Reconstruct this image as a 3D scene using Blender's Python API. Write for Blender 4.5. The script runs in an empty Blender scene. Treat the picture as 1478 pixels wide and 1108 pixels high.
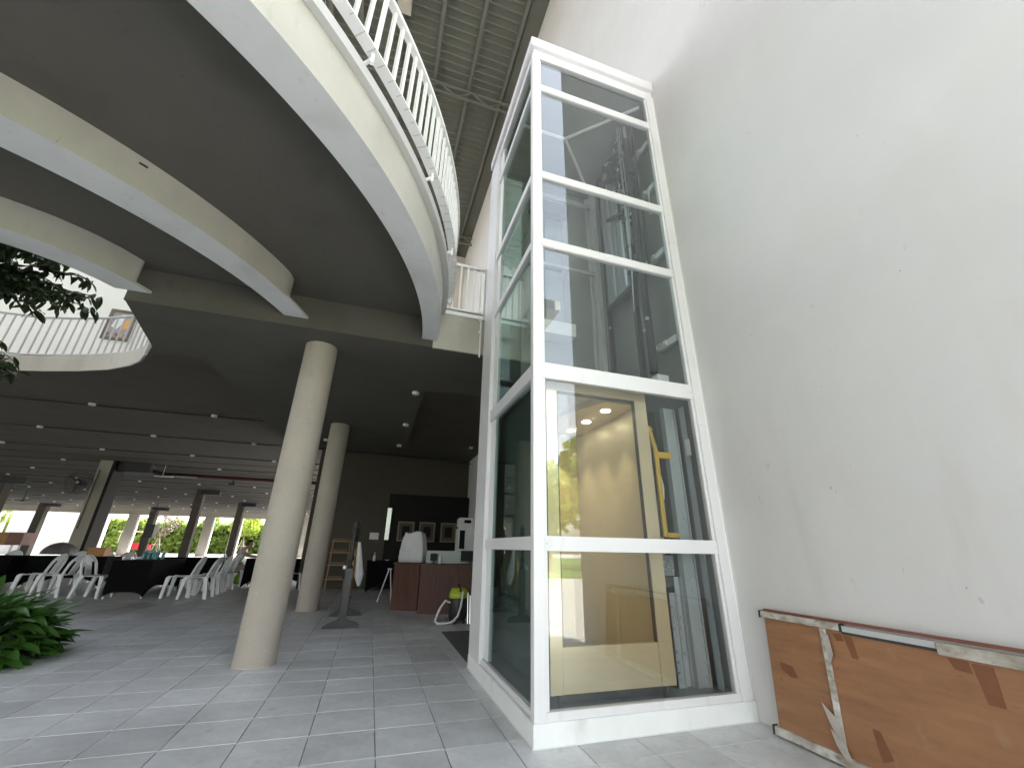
import bpy, bmesh, math, random
from mathutils import Vector, Matrix, Euler, noise
random.seed(7)
PI = math.pi
R = math.radians
S = bpy.context.scene
COL = S.collection

# ------------------------------------------------------------------ camera
cam = bpy.data.cameras.new('camera')
cam.lens = 14.305; cam.sensor_width = 36.0; cam.clip_start = 0.02; cam.clip_end = 900
camo = bpy.data.objects.new('camera', cam); COL.objects.link(camo)
camo.location = (-1.0914, -2.8945, 1.1194)
camo.rotation_euler = (R(112.0451), R(-1.0023), R(-17.8992))
S.camera = camo

# ------------------------------------------------------------------ light
SUN_EL = 50.0
SUN_AZ = 40.0          # degrees from +Y towards +X
w = bpy.data.worlds.new('World'); S.world = w; w.use_nodes = True
nt = w.node_tree
bg = nt.nodes['Background']
sky = nt.nodes.new('ShaderNodeTexSky'); sky.sky_type = 'NISHITA'; sky.sun_disc = False
sky.sun_elevation = R(SUN_EL); sky.sun_rotation = R(SUN_AZ)
sky.air_density = 1.2; sky.dust_density = 3.0; sky.ozone_density = 1.0
hs = nt.nodes.new('ShaderNodeHueSaturation'); hs.inputs['Saturation'].default_value = .32   # bright hazy tropical sky
nt.links.new(sky.outputs[0], hs.inputs['Color']); nt.links.new(hs.outputs[0], bg.inputs[0]); bg.inputs[1].default_value = 0.15
sl = bpy.data.lights.new('sun', 'SUN'); sl.energy = 3.5; sl.angle = R(0.6); sl.color = (1, .95, .86)
so = bpy.data.objects.new('sun', sl); COL.objects.link(so)
_d = Vector((math.sin(R(SUN_AZ))*math.cos(R(SUN_EL)), math.cos(R(SUN_AZ))*math.cos(R(SUN_EL)), math.sin(R(SUN_EL))))
so.rotation_euler = _d.to_track_quat('Z', 'Y').to_euler()
S.view_settings.view_transform = 'Standard'; S.view_settings.look = 'None'
S.view_settings.exposure = 2.95; S.view_settings.gamma = 1.0
S.view_settings.use_curve_mapping = False
try:
    S.cycles.max_bounces = 10; S.cycles.diffuse_bounces = 6; S.cycles.glossy_bounces = 5
    S.cycles.transparent_max_bounces = 24; S.cycles.transmission_bounces = 6
    S.cycles.caustics_reflective = False; S.cycles.caustics_refractive = False
    S.cycles.use_denoising = True
    S.cycles.sample_clamp_indirect = 6
except Exception: pass

# ------------------------------------------------------------------ materials
def mat(name, col, rough=.6, metal=0., var=.0, scale=3., bump=0., bscale=30., col2=None, emit=None, estr=0., spec=.5, stretch=None, coat=0.):
    m = bpy.data.materials.new(name); m.use_nodes = True
    t = m.node_tree; b = t.nodes['Principled BSDF']
    b.inputs['Base Color'].default_value = (*col, 1); b.inputs['Roughness'].default_value = rough
    b.inputs['Metallic'].default_value = metal
    b.inputs['Specular IOR Level'].default_value = spec
    if coat: b.inputs['Coat Weight'].default_value = coat
    if emit: b.inputs['Emission Color'].default_value = (*emit, 1); b.inputs['Emission Strength'].default_value = estr
    if var or col2 or bump:
        tc = t.nodes.new('ShaderNodeTexCoord'); mp = t.nodes.new('ShaderNodeMapping')
        t.links.new(tc.outputs['Object'], mp.inputs[0])
        if stretch: mp.inputs['Scale'].default_value = stretch
    if var or col2:
        n = t.nodes.new('ShaderNodeTexNoise'); n.inputs['Scale'].default_value = scale
        n.inputs['Detail'].default_value = 6; n.inputs['Roughness'].default_value = .6
        t.links.new(mp.outputs[0], n.inputs[0])
        r = t.nodes.new('ShaderNodeValToRGB')
        c1 = tuple(max(0, c*(1-var)) for c in col); c2 = col2 if col2 else tuple(min(1, c*(1+var)) for c in col)
        r.color_ramp.elements[0].position = .3; r.color_ramp.elements[0].color = (*c1, 1)
        r.color_ramp.elements[1].position = .7; r.color_ramp.elements[1].color = (*c2, 1)
        t.links.new(n.outputs['Fac'], r.inputs[0]); t.links.new(r.outputs[0], b.inputs['Base Color'])
    if bump:
        n2 = t.nodes.new('ShaderNodeTexNoise'); n2.inputs['Scale'].default_value = bscale; n2.inputs['Detail'].default_value = 4
        t.links.new(mp.outputs[0], n2.inputs[0])
        bp = t.nodes.new('ShaderNodeBump'); bp.inputs['Strength'].default_value = bump; bp.inputs['Distance'].default_value = .02
        t.links.new(n2.outputs['Fac'], bp.inputs['Height']); t.links.new(bp.outputs[0], b.inputs['Normal'])
    return m

def glass_mat(name, tint, ior=1.5, rough=0.0, boost=1.0):
    m = bpy.data.materials.new(name); m.use_nodes = True; t = m.node_tree
    for n in list(t.nodes): t.nodes.remove(n)
    o = t.nodes.new('ShaderNodeOutputMaterial'); mx = t.nodes.new('ShaderNodeMixShader')
    tr = t.nodes.new('ShaderNodeBsdfTransparent'); tr.inputs[0].default_value = (*tint, 1)
    gl = t.nodes.new('ShaderNodeBsdfGlossy'); gl.inputs['Roughness'].default_value = rough
    gl.inputs[0].default_value = (.95, .98, 1, 1)
    fr = t.nodes.new('ShaderNodeFresnel'); ge = t.nodes.new('ShaderNodeNewGeometry'); iv = t.nodes.new('ShaderNodeMapRange')
    iv.inputs[3].default_value = ior; iv.inputs[4].default_value = 1/ior      # same reflectance on both faces of the pane
    t.links.new(ge.outputs['Backfacing'], iv.inputs[0]); t.links.new(iv.outputs[0], fr.inputs[0])
    t.links.new(fr.outputs[0], mx.inputs[0]); t.links.new(tr.outputs[0], mx.inputs[1]); t.links.new(gl.outputs[0], mx.inputs[2])
    t.links.new(mx.outputs[0], o.inputs[0])
    return m

def wear(m, colr, scale, lo, hi, st=(1, 1, 1), amt=.5, ridge=False, mask=None, obj=True):
    # one more layer of stains, streaks or hairline cracks over a paint
    t = m.node_tree; b = t.nodes['Principled BSDF']
    lk = b.inputs['Base Color'].links; tc = t.nodes.new('ShaderNodeNewGeometry')
    mp = t.nodes.new('ShaderNodeMapping'); mp.inputs['Scale'].default_value = st
    t.links.new(tc.outputs['Position'], mp.inputs[0])
    n = t.nodes.new('ShaderNodeTexNoise'); n.inputs['Scale'].default_value = scale; n.inputs['Detail'].default_value = 5
    t.links.new(mp.outputs[0], n.inputs[0]); f = n.outputs['Fac']
    if ridge:
        a = t.nodes.new('ShaderNodeMath'); a.operation = 'SUBTRACT'; a.inputs[1].default_value = .5; t.links.new(f, a.inputs[0])
        a2 = t.nodes.new('ShaderNodeMath'); a2.operation = 'ABSOLUTE'; t.links.new(a.outputs[0], a2.inputs[0]); f = a2.outputs[0]
    mr = t.nodes.new('ShaderNodeMapRange'); mr.inputs[1].default_value = lo; mr.inputs[2].default_value = hi
    mr.inputs[3].default_value = amt if ridge else 0; mr.inputs[4].default_value = 0 if ridge else amt
    t.links.new(f, mr.inputs[0]); f = mr.outputs[0]
    if mask:
        n2 = t.nodes.new('ShaderNodeTexNoise'); n2.inputs['Scale'].default_value = mask[0]; t.links.new(tc.outputs['Position'], n2.inputs[0])
        m2 = t.nodes.new('ShaderNodeMapRange'); m2.inputs[1].default_value = mask[1]; m2.inputs[2].default_value = mask[2]
        t.links.new(n2.outputs['Fac'], m2.inputs[0])
        mu = t.nodes.new('ShaderNodeMath'); mu.operation = 'MULTIPLY'; t.links.new(f, mu.inputs[0]); t.links.new(m2.outputs[0], mu.inputs[1]); f = mu.outputs[0]
    mx = t.nodes.new('ShaderNodeMix'); mx.data_type = 'RGBA'
    t.links.new(f, mx.inputs[0])
    if lk: t.links.new(lk[0].from_socket, mx.inputs[6])
    else: mx.inputs[6].default_value = b.inputs['Base Color'].default_value
    mx.inputs[7].default_value = (*colr, 1); t.links.new(mx.outputs[2], b.inputs['Base Color'])

def wall_mat():
    # painted render: faint trowel relief, drips, smudges and small chips
    m = mat('old_white_paint', (.655, .645, .635), .75, var=.05, scale=.45, bump=.12, bscale=9)
    t = m.node_tree; b = t.nodes['Principled BSDF']
    src = b.inputs['Base Color'].links[0].from_socket
    tc = t.nodes.new('ShaderNodeTexCoord')
    def layer(src, scale, lo, hi, colr, st=(1, 1, 1), amt=1.):
        mp = t.nodes.new('ShaderNodeMapping'); mp.inputs['Scale'].default_value = st
        t.links.new(tc.outputs['Object'], mp.inputs[0])
        n = t.nodes.new('ShaderNodeTexNoise'); n.inputs['Scale'].default_value = scale; n.inputs['Detail'].default_value = 5
        t.links.new(mp.outputs[0], n.inputs[0])
        mr = t.nodes.new('ShaderNodeMapRange'); mr.inputs[1].default_value = lo; mr.inputs[2].default_value = hi
        mr.inputs[3].default_value = 0; mr.inputs[4].default_value = amt
        t.links.new(n.outputs['Fac'], mr.inputs[0])
        mx = t.nodes.new('ShaderNodeMix'); mx.data_type = 'RGBA'
        t.links.new(mr.outputs[0], mx.inputs[0]); t.links.new(src, mx.inputs[6]); mx.inputs[7].default_value = (*colr, 1)
        return mx.outputs[2]
    s = layer(src, 1.3, .50, .75, (.60, .575, .54), amt=.35)
    s = layer(s, 6., .705, .75, (.42, .37, .32), st=(1, 1.2, .8), amt=.35)
    s = layer(s, 26., .745, .78, (.30, .27, .24), st=(1, 1, .55), amt=.55)
    s = layer(s, 2.4, .55, .8, (.62, .60, .57), st=(1, 3., .25), amt=.3)
    t.links.new(s, b.inputs['Base Color'])
    return m

def tile_mat():
    m = mat('grey_ceramic_tile', (.565, .58, .60), .36, var=.10, scale=5., bump=.06, bscale=14)
    t = m.node_tree; b = t.nodes['Principled BSDF']
    src = b.inputs['Base Color'].links[0].from_socket
    geo = t.nodes.new('ShaderNodeNewGeometry')
    # per-tile tone from the tile's grid cell
    mp = t.nodes.new('ShaderNodeMapping'); mp.vector_type = 'POINT'
    mp.inputs['Scale'].default_value = (1/.4, 1/.4064, 0); mp.inputs['Location'].default_value = (.9076/.4, -.5647/.4064, 0)
    t.links.new(geo.outputs['Position'], mp.inputs[0])
    fl = t.nodes.new('ShaderNodeVectorMath'); fl.operation = 'FLOOR'; t.links.new(mp.outputs[0], fl.inputs[0])
    wn = t.nodes.new('ShaderNodeTexWhiteNoise'); t.links.new(fl.outputs[0], wn.inputs[0])
    # veil of dust and mopping marks over several tiles, in world space
    n = t.nodes.new('ShaderNodeTexNoise'); n.inputs['Scale'].default_value = 1.1; n.inputs['Detail'].default_value = 8
    t.links.new(geo.outputs['Position'], n.inputs[0])
    n3 = t.nodes.new('ShaderNodeTexNoise'); n3.inputs['Scale'].default_value = 22; n3.inputs['Detail'].default_value = 5
    t.links.new(geo.outputs['Position'], n3.inputs[0])
    mr = t.nodes.new('ShaderNodeMapRange'); mr.inputs[3].default_value = .88; mr.inputs[4].default_value = 1.09
    t.links.new(wn.outputs[0], mr.inputs[0])
    mr2 = t.nodes.new('ShaderNodeMapRange'); mr2.inputs[1].default_value = .3; mr2.inputs[2].default_value = .7; mr2.inputs[3].default_value = .86; mr2.inputs[4].default_value = 1.12
    t.links.new(n.outputs['Fac'], mr2.inputs[0])
    mr3 = t.nodes.new('ShaderNodeMapRange'); mr3.inputs[1].default_value = .3; mr3.inputs[2].default_value = .7; mr3.inputs[3].default_value = .95; mr3.inputs[4].default_value = 1.06
    t.links.new(n3.outputs['Fac'], mr3.inputs[0])
    mu = t.nodes.new('ShaderNodeMath'); mu.operation = 'MULTIPLY'; t.links.new(mr.outputs[0], mu.inputs[0]); t.links.new(mr2.outputs[0], mu.inputs[1])
    mu2 = t.nodes.new('ShaderNodeMath'); mu2.operation = 'MULTIPLY'; t.links.new(mu.outputs[0], mu2.inputs[0]); t.links.new(mr3.outputs[0], mu2.inputs[1])
    vm = t.nodes.new('ShaderNodeVectorMath'); vm.operation = 'SCALE'
    t.links.new(src, vm.inputs[0]); t.links.new(mu2.outputs[0], vm.inputs['Scale'])
    t.links.new(vm.outputs[0], b.inputs['Base Color'])
    mr4 = t.nodes.new('ShaderNodeMapRange'); mr4.inputs[1].default_value = .3; mr4.inputs[2].default_value = .7; mr4.inputs[3].default_value = .28; mr4.inputs[4].default_value = .5
    t.links.new(n.outputs['Fac'], mr4.inputs[0]); t.links.new(mr4.outputs[0], b.inputs['Roughness'])
    return m

def wood_mat(name, c1, c2, rough=.6, st=(1, 1, 12), scale=4.):
    return mat(name, c1, rough, col2=c2, var=.12, scale=scale, stretch=st, bump=.05, bscale=20)

M = dict(
    wall=wall_mat(),
    wall_warm=mat('warm_cream_paint', (.62, .56, .49), .8, var=.06, scale=.6, bump=.1, bscale=8),
    wall_white=mat('bright_white_paint', (.86, .85, .82), .8, var=.04, scale=.8),
    fascia=mat('greige_paint', (.44, .41, .36), .75, var=.06, scale=1.2, bump=.08, bscale=12),
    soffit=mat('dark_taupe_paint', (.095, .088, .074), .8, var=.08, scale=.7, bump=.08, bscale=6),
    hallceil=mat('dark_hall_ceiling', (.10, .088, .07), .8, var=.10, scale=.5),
    beamwhite=mat('ring_beam_white', (.60, .61, .61), .7, var=.05, scale=2, bump=.1, bscale=14),
    beamface=mat('ring_beam_face', (.43, .41, .365), .75, var=.08, scale=2.5, bump=.1, bscale=14),
    ringface=mat('ring_edge_paint', (.47, .455, .42), .7, var=.07, scale=2.5, bump=.1, bscale=14),
    column=mat('round_column_paint', (.38, .34, .29), .7, var=.07, scale=1.6, bump=.1, bscale=11),
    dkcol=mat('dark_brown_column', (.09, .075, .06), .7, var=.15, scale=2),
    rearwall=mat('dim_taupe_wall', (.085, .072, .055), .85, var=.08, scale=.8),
    pier=mat('pier_cream', (.42, .38, .32), .8, var=.06, scale=1.),
    lift=mat('lift_white_metal', (.76, .755, .76), .38, var=.02, scale=3, coat=.1),
    plinth=mat('plinth_white', (.84, .86, .84), .5, var=.04, scale=4, bump=.05, bscale=15),
    railw=mat('white_rail_paint', (.80, .80, .79), .45, var=.03, scale=5),
    raildull=mat('grey_rail_paint', (.52, .52, .52), .5, var=.05, scale=5),
    roof=mat('grey_green_roof_sheet', (.13, .135, .11), .6, var=.10, scale=1.0, metal=.1),
    purlin=mat('roof_steel', (.15, .152, .13), .6, var=.10, scale=3, metal=.1),
    glass=glass_mat('tinted_lift_glass', (.94, .955, .95), 1.68),
    glassg=glass_mat('green_lift_glass', (.80, .88, .85), 1.5),
    glassc=glass_mat('car_window_glass', (.93, .94, .90), 1.5),
    gold=mat('champagne_gold_metal', (.74, .62, .41), .19, metal=.5, var=.03, scale=2, stretch=(1, 1, 30)),
    cabin=mat('cabin_beige_panel', (.60, .50, .34), .38, metal=.1, var=.05, scale=3, stretch=(12, 12, 1)),
    cabdark=mat('car_side_steel', (.075, .095, .085), .5, var=.12, scale=2, stretch=(6, 6, .5)),
    cabfloor=mat('car_floor', (.12, .11, .10), .4),
    steel=mat('galvanised_grey', (.30, .33, .335), .45, metal=.2, var=.12, scale=5, stretch=(1, 1, .3)),
    steell=mat('light_grey_steel', (.42, .46, .47), .45, metal=.15, var=.10, scale=4, stretch=(1, 1, .3)),
    steeld=mat('dark_grey_steel', (.05, .053, .053), .5, metal=.3, var=.2, scale=6),
    shaftback=mat('shaft_grey_panel', (.24, .25, .24), .7, var=.06, scale=1.5),
    bolt=mat('zinc_bolt', (.62, .63, .62), .3, metal=.8),
    black=mat('black_rubber', (.018, .018, .019), .5),
    yellow=mat('yellow_sling', (.62, .38, .03), .5, var=.08, scale=8),
    lamp=mat('downlight_glow', (1, .95, .8), .5, emit=(1, .93, .74), estr=6.),
    plastic=mat('white_plastic_chair', (.68, .70, .71), .38, var=.05, scale=3),
    cloth=mat('black_stretch_cloth', (.006, .006, .007), .95, spec=.1),
    wood=wood_mat('counter_wood', (.060, .020, .012), (.115, .042, .024), .6, st=(8, 8, .6)),
    ply=wood_mat('plywood_face', (.30, .14, .068), (.375, .19, .092), .6, st=(1, .8, 5), scale=3.),
    tape=mat('brown_packing_tape', (.20, .075, .03), .35, var=.15, scale=6),
    battens=mat('worn_white_batten', (.60, .57, .52), .6, var=.0, scale=16, col2=(.27, .23, .17), bump=.4, bscale=45, stretch=(1, .5, 1)),
    redbrown=mat('red_brown_edge', (.20, .07, .05), .5, var=.2, scale=5),
    card=mat('cardboard', (.42, .22, .08), .7, var=.06, scale=4),
    leaf=mat('dark_green_leaf', (.024, .046, .012), .38, var=.35, scale=2.2),
    leaf2=mat('shrub_leaf', (.075, .18, .036), .33, var=.35, scale=5),
    leafy=mat('young_shrub_leaf', (.10, .20, .035), .33, var=.3, scale=6),
    hedge=mat('hedge_leaf', (.20, .28, .05), .5, var=.4, scale=.6),
    yleaf=mat('yellow_green_leaf', (.30, .38, .05), .5, var=.3, scale=1.2),
    bark=mat('grey_bark', (.16, .13, .10), .8, var=.2, scale=5),
    stake=mat('pale_stake_wood', (.5, .44, .34), .7),
    grass=mat('lawn_grass', (.07, .14, .03), .9, var=.3, scale=2.),
    asphalt=mat('pale_paving', (.36, .35, .33), .85, var=.10, scale=.5),
    kerb=mat('white_kerb', (.7, .69, .64), .7),
    soil=mat('planting_soil', (.07, .05, .035), .95, var=.2, scale=3),
    white=mat('plain_white', (.75, .75, .74), .5, var=.03, scale=5),
    whitecloth=mat('white_cover_cloth', (.62, .62, .62), .85, var=.05, scale=6),
    frosted=mat('frosted_top', (.22, .28, .26), .2),
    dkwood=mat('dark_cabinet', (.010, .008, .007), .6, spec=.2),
    brass=mat('gilt_band', (.55, .36, .12), .3, metal=.7, var=.1, scale=8),
    lime=mat('lime_plastic', (.36, .44, .03), .4, var=.05),
    skin=mat('skin', (.42, .25, .17), .5), hair=mat('black_hair', (.012, .010, .009), .5),
    shirt=mat('pale_grey_shirt', (.52, .50, .52), .85), trousers=mat('khaki_trousers', (.36, .27, .22), .85),
    red=mat('red_paint', (.5, .02, .04), .35), pipered=mat('red_pipe', (.07, .006, .006), .4),
    matgrey=mat('floor_mat', (.10, .10, .095), .9, var=.15, scale=25),
    grout_glint=mat('edge_glint_grout', (.66, .67, .68), .8, var=.08, scale=6),  # paler colour stands for light caught on the tile edges
    grout_dark=mat('dark_grout', (.17, .17, .175), .8, var=.15, scale=6),
    teal=mat('teal_bottle', (.12, .30, .33), .15), pane=mat('dark_screen', (.006, .006, .007), .5, spec=.2),
    shelfwood=mat('shelf_wood', (.36, .20, .09), .6, var=.1, scale=4),
    canopy=mat('cream_canopy', (.7, .62, .42), .8),
    print_a=mat('print_orange', (.75, .38, .12), .6), print_b=mat('print_grey', (.36, .34, .36), .6), print_c=mat('print_white', (.8, .8, .82), .6),
    umb=mat('umbrella_grey', (.12, .115, .11), .6),
    tile=tile_mat(),
)

wear(M['wall'], (.36, .33, .30), .9, .0008, .0028, (1, 1, .7), .55, ridge=True, mask=(.8, .60, .70))
wear(M['wall'], (.52, .49, .45), 3.5, .56, .74, (1, 1, .22), .35, mask=(.5, .45, .65))
wear(M['wall'], (.72, .71, .69), 2.0, .56, .74, (1, 1.5, 1), .22)
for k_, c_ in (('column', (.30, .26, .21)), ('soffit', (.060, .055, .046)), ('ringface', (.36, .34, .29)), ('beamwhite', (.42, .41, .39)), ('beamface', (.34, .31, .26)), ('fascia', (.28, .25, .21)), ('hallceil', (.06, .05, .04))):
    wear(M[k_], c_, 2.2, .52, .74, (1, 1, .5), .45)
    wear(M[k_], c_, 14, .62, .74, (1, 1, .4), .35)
for k_ in ('column', 'soffit', 'beamface', 'ringface'): wear(M[k_], (.12, .10, .08) if k_ != 'soffit' else (.03, .028, .024), 1.1, .0008, .003, (1, 1, 1), .4, ridge=True, mask=(1.3, .58, .68))
wear(M['column'], (.62, .58, .50), 26, .66, .72, (1, 1, 1), .4)
wear(M['tile'], (.30, .29, .28), 9., .62, .74, (1, 1, 1), .35); wear(M['tile'], (.62, .63, .64), 5., .62, .74, (1.5, .6, 1), .3); wear(M['tile'], (.20, .19, .18), 40., .72, .78, (1, 1, 1), .5)
wear(M['ply'], (.22, .10, .05), 5., .55, .75, (1, .35, 3), .35); wear(M['ply'], (.50, .36, .24), 8., .62, .76, (1, 1, 1), .4); wear(M['ply'], (.16, .07, .04), 34., .66, .74, (1, .5, 1), .4)
wear(M['plinth'], (.50, .49, .44), 5., .56, .76, (1, 1, .5), .35); wear(M['lift'], (.52, .52, .50), 9., .60, .78, (1, 1, .25), .30)

wear(M['battens'], (.10, .08, .06), 30., .60, .70, (1, .5, 1), .6); wear(M['battens'], (.75, .74, .72), 12., .55, .65, (1, .6, 1), .6)
def translucent(m, f=.35):
    t = m.node_tree; b = t.nodes['Principled BSDF']; o = next(n for n in t.nodes if n.type == 'OUTPUT_MATERIAL')
    tr = t.nodes.new('ShaderNodeBsdfTranslucent'); mx = t.nodes.new('ShaderNodeMixShader'); mx.inputs[0].default_value = f
    if b.inputs['Base Color'].links: t.links.new(b.inputs['Base Color'].links[0].from_socket, tr.inputs[0])
    t.links.new(b.outputs[0], mx.inputs[1]); t.links.new(tr.outputs[0], mx.inputs[2]); t.links.new(mx.outputs[0], o.inputs[0])
for k_ in ('leaf', 'leaf2', 'leafy', 'hedge', 'yleaf'): translucent(M[k_])
M['picframe'] = mat('picture_frame_gilt', (.20, .17, .13), .6)
M['film'] = mat('torn_film', (.46, .42, .38), .4, var=.15, scale=20)
M['lacquer'] = mat('black_lacquer', (.018, .018, .020), .35)
# ------------------------------------------------------------------ helpers
class MB:
    def __init__(s): s.v = []; s.f = []; s.mi = []
    def add(s, vs, fs, k=0):
        o = len(s.v); s.v += [tuple(p) for p in vs]; s.f += [tuple(i+o for i in f) for f in fs]; s.mi += [k]*len(fs); return s
    def box(s, x0, x1, y0, y1, z0, z1, k=0):
        return s.add([(x0,y0,z0),(x1,y0,z0),(x1,y1,z0),(x0,y1,z0),(x0,y0,z1),(x1,y0,z1),(x1,y1,z1),(x0,y1,z1)],
            [(0,3,2,1),(4,5,6,7),(0,1,5,4),(1,2,6,5),(2,3,7,6),(3,0,4,7)], k)
    def bar(s, p, q, a, b=None, up=(0,0,1), k=0):
        p = Vector(p); q = Vector(q); b = b or a; d = (q-p).normalized(); u = Vector(up)
        if abs(d.dot(u)) > .98: u = Vector((0,1,0))
        x = d.cross(u).normalized(); y = x.cross(d)
        V = [c + x*i*a/2 + y*j*b/2 for c in (p, q) for i, j in ((-1,-1),(1,-1),(1,1),(-1,1))]
        return s.add(V, [(0,1,2,3),(7,6,5,4),(0,4,5,1),(1,5,6,2),(2,6,7,3),(3,7,4,0)], k)
    def tube(s, pts, r, n=8, k=0, cap=True):
        pts = [Vector(p) for p in pts]; m = len(pts); rs = r if isinstance(r, (list, tuple)) else [r]*m
        V = []; F = []; prev = None
        for i, p in enumerate(pts):
            d = ((pts[min(i+1, m-1)]-pts[max(i-1, 0)])).normalized()
            if prev is None:
                u = Vector((0,0,1)) if abs(d.z) < .9 else Vector((1,0,0)); x = d.cross(u).normalized()
            else: x = (prev - d*prev.dot(d)).normalized()
            prev = x; y = d.cross(x)
            for j in range(n):
                a = 2*PI*j/n; V.append(p + (x*math.cos(a)+y*math.sin(a))*rs[i])
        for i in range(m-1):
            for j in range(n):
                F.append((i*n+j, i*n+(j+1)%n, (i+1)*n+(j+1)%n, (i+1)*n+j))
        if cap: F.append(tuple(range(n-1, -1, -1))); F.append(tuple((m-1)*n+j for j in range(n)))
        return s.add(V, F, k)
    def lathe(s, prof, c=(0,0,0), n=24, k=0):
        V = []; F = []; m = len(prof)
        for r, z in prof:
            for j in range(n):
                a = 2*PI*j/n; V.append((c[0]+r*math.cos(a), c[1]+r*math.sin(a), c[2]+z))
        for i in range(m-1):
            for j in range(n): F.append((i*n+j, i*n+(j+1)%n, (i+1)*n+(j+1)%n, (i+1)*n+j))
        F.append(tuple(range(n-1, -1, -1))); F.append(tuple((m-1)*n+j for j in range(n)))
        return s.add(V, F, k)
    def prism(s, poly, z0, z1, k=0):
        n = len(poly)
        a = sum(poly[i][0]*poly[(i+1)%n][1]-poly[(i+1)%n][0]*poly[i][1] for i in range(n))
        if a < 0: poly = poly[::-1]
        V = [(x,y,z0) for x,y in poly]+[(x,y,z1) for x,y in poly]
        F = [tuple(range(n-1,-1,-1)), tuple(range(n,2*n))]+[(i,(i+1)%n,n+(i+1)%n,n+i) for i in range(n)]
        return s.add(V, F, k)
    def strip(s, A, B, z0, z1, k=0):
        # solid band between two plan curves A (outer) and B (inner)
        n = len(A); V = []
        for (ax, ay), (bx, by) in zip(A, B): V += [(ax,ay,z0),(bx,by,z0),(bx,by,z1),(ax,ay,z1)]
        F = []
        for i in range(n-1):
            a, b = 4*i, 4*i+4
            F += [(a,a+1,b+1,b),(a+1,a+2,b+2,b+1),(a+2,a+3,b+3,b+2),(a+3,a,b,b+3)]
        F += [(3,2,1,0), tuple(4*(n-1)+i for i in range(4))]
        return s.add(V, F, k)
    def mesh(s, name):
        me = bpy.data.meshes.new(name); me.from_pydata(s.v, [], s.f)
        return me
    def build(s, name, mats, parent=None, bevel=0., smooth=False, loc=None, seg=2):
        if not isinstance(mats, (list, tuple)): mats = [mats]
        off = Vector((0,0,0))
        if parent is not None:
            p = parent
            while p is not None: off += p.location; p = p.parent
        if loc is not None: off += Vector(loc)
        me = bpy.data.meshes.new(name)
        me.from_pydata([Vector(v)-off for v in s.v], [], s.f)
        for m in mats: me.materials.append(m)
        me.polygons.foreach_set('material_index', s.mi)
        bm = bmesh.new(); bm.from_mesh(me); bmesh.ops.recalc_face_normals(bm, faces=bm.faces)
        if bevel:
            es = [e for e in bm.edges if len(e.link_faces) == 2 and e.calc_face_angle(0) > .6]
            bmesh.ops.bevel(bm, geom=es, offset=bevel, segments=seg, affect='EDGES', clamp_overlap=True)
        bm.to_mesh(me); bm.free()
        if smooth:
            for p in me.polygons: p.use_smooth = True
            try: me.set_sharp_from_angle(angle=R(40))
            except Exception: pass
        o = bpy.data.objects.new(name, me); COL.objects.link(o)
        if loc is not None: o.location = Vector(loc)
        if parent is not None: o.parent = parent
        return o

def tag(o, label=None, cat=None, group=None, kind=None):
    if label: o['label'] = label
    if cat: o['category'] = cat
    if group: o['group'] = group
    if kind: o['kind'] = kind
    return o
def thing(name, label, cat, loc=(0,0,0), group=None, rz=0):
    o = bpy.data.objects.new(name, None); COL.objects.link(o); o.empty_display_size = .1
    o.location = loc; o.rotation_euler = (0,0,rz)
    return tag(o, label, cat, group)
def copy_thing(src, loc=None, rz=None, label=None, scale=None):
    r = src.copy(); COL.objects.link(r)
    if loc is not None: r.location = loc
    if rz is not None: r.rotation_euler = (0,0,rz)
    if label: r['label'] = label
    if scale: r.scale = scale
    for ch in list(src.children):
        c = ch.copy(); COL.objects.link(c); c.parent = r
        for g in list(ch.children):
            d = g.copy(); COL.objects.link(d); d.parent = c
    return r
def inst(name, mesh, parent, loc, rot=None, scale=None):
    o = bpy.data.objects.new(name, mesh); COL.objects.link(o); o.parent = parent
    o.location = loc
    if rot is not None: o.rotation_euler = rot
    if scale is not None: o.scale = scale
    return o
def arc(c, r, a0, a1, n):
    return [(c[0]+r*math.cos(R(a0+(a1-a0)*i/n)), c[1]+r*math.sin(R(a0+(a1-a0)*i/n))) for i in range(n+1)]

# ================================================================== SETTING
WX = 1.742
T, TY, OX, OY = .4, .4064, -.9076, .5647
g = MB().box(-120, 120, -120, 160, -.6, -.10).build('ground', M['asphalt']); tag(g, kind='structure')
fl = MB().box(-42, WX+.02, -7.5, 44, -.2, -.0075).build('hall_floor', M['grout_dark']); tag(fl, kind='structure')
# pale strips painting the lit tile edges along the cross joints (x direction)
gm = MB()
j0 = int((-7.4-OY)/TY); j1 = int((43.5-OY)/TY)
for j in range(j0, j1+1):
    y = OY+j*TY; gm.box(-41.9, WX, y-.0035, y+.0035, -.0074, -.0015)
o = gm.build('cross_joint_glint', M['grout_glint'], fl); o['kind'] = 'stuff'
# tiles: every one real, the 300 that show largest are objects of their own
tm = MB().box(-.1972, .1972, -.1998, .1998, -.007, 0).build('tile', M['tile'], bevel=.0016, seg=1)
tmesh = tm.data; bpy.data.objects.remove(tm)
Rm = camo.rotation_euler.to_matrix(); Cp = camo.location.copy()
def pix(p):
    q = Rm.transposed() @ (Vector(p)-Cp)
    if q.z > -.05: return None
    return (739+587.3*q.x/-q.z, 554-587.3*q.y/-q.z)
cells = []
for i in range(-100, 8):
    for j in range(j0, j1):
        cx, cy = OX+(i+.5)*T, OY+(j+.5)*TY
        if cx > WX: continue
        u = pix((cx, cy, 0))
        vis = u is not None and -60 < u[0] < 1540 and 560 < u[1] < 1180
        if cx > 0 and cy > -.1 and cy < 1.9: vis = False
        if -8 < cx and cx > .25 and cy > 1.9 and cy < 40: vis = False
        cells.append((0 if vis else 1, (Vector((cx, cy, 0))-Cp).length, cx, cy))
cells.sort()
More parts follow.
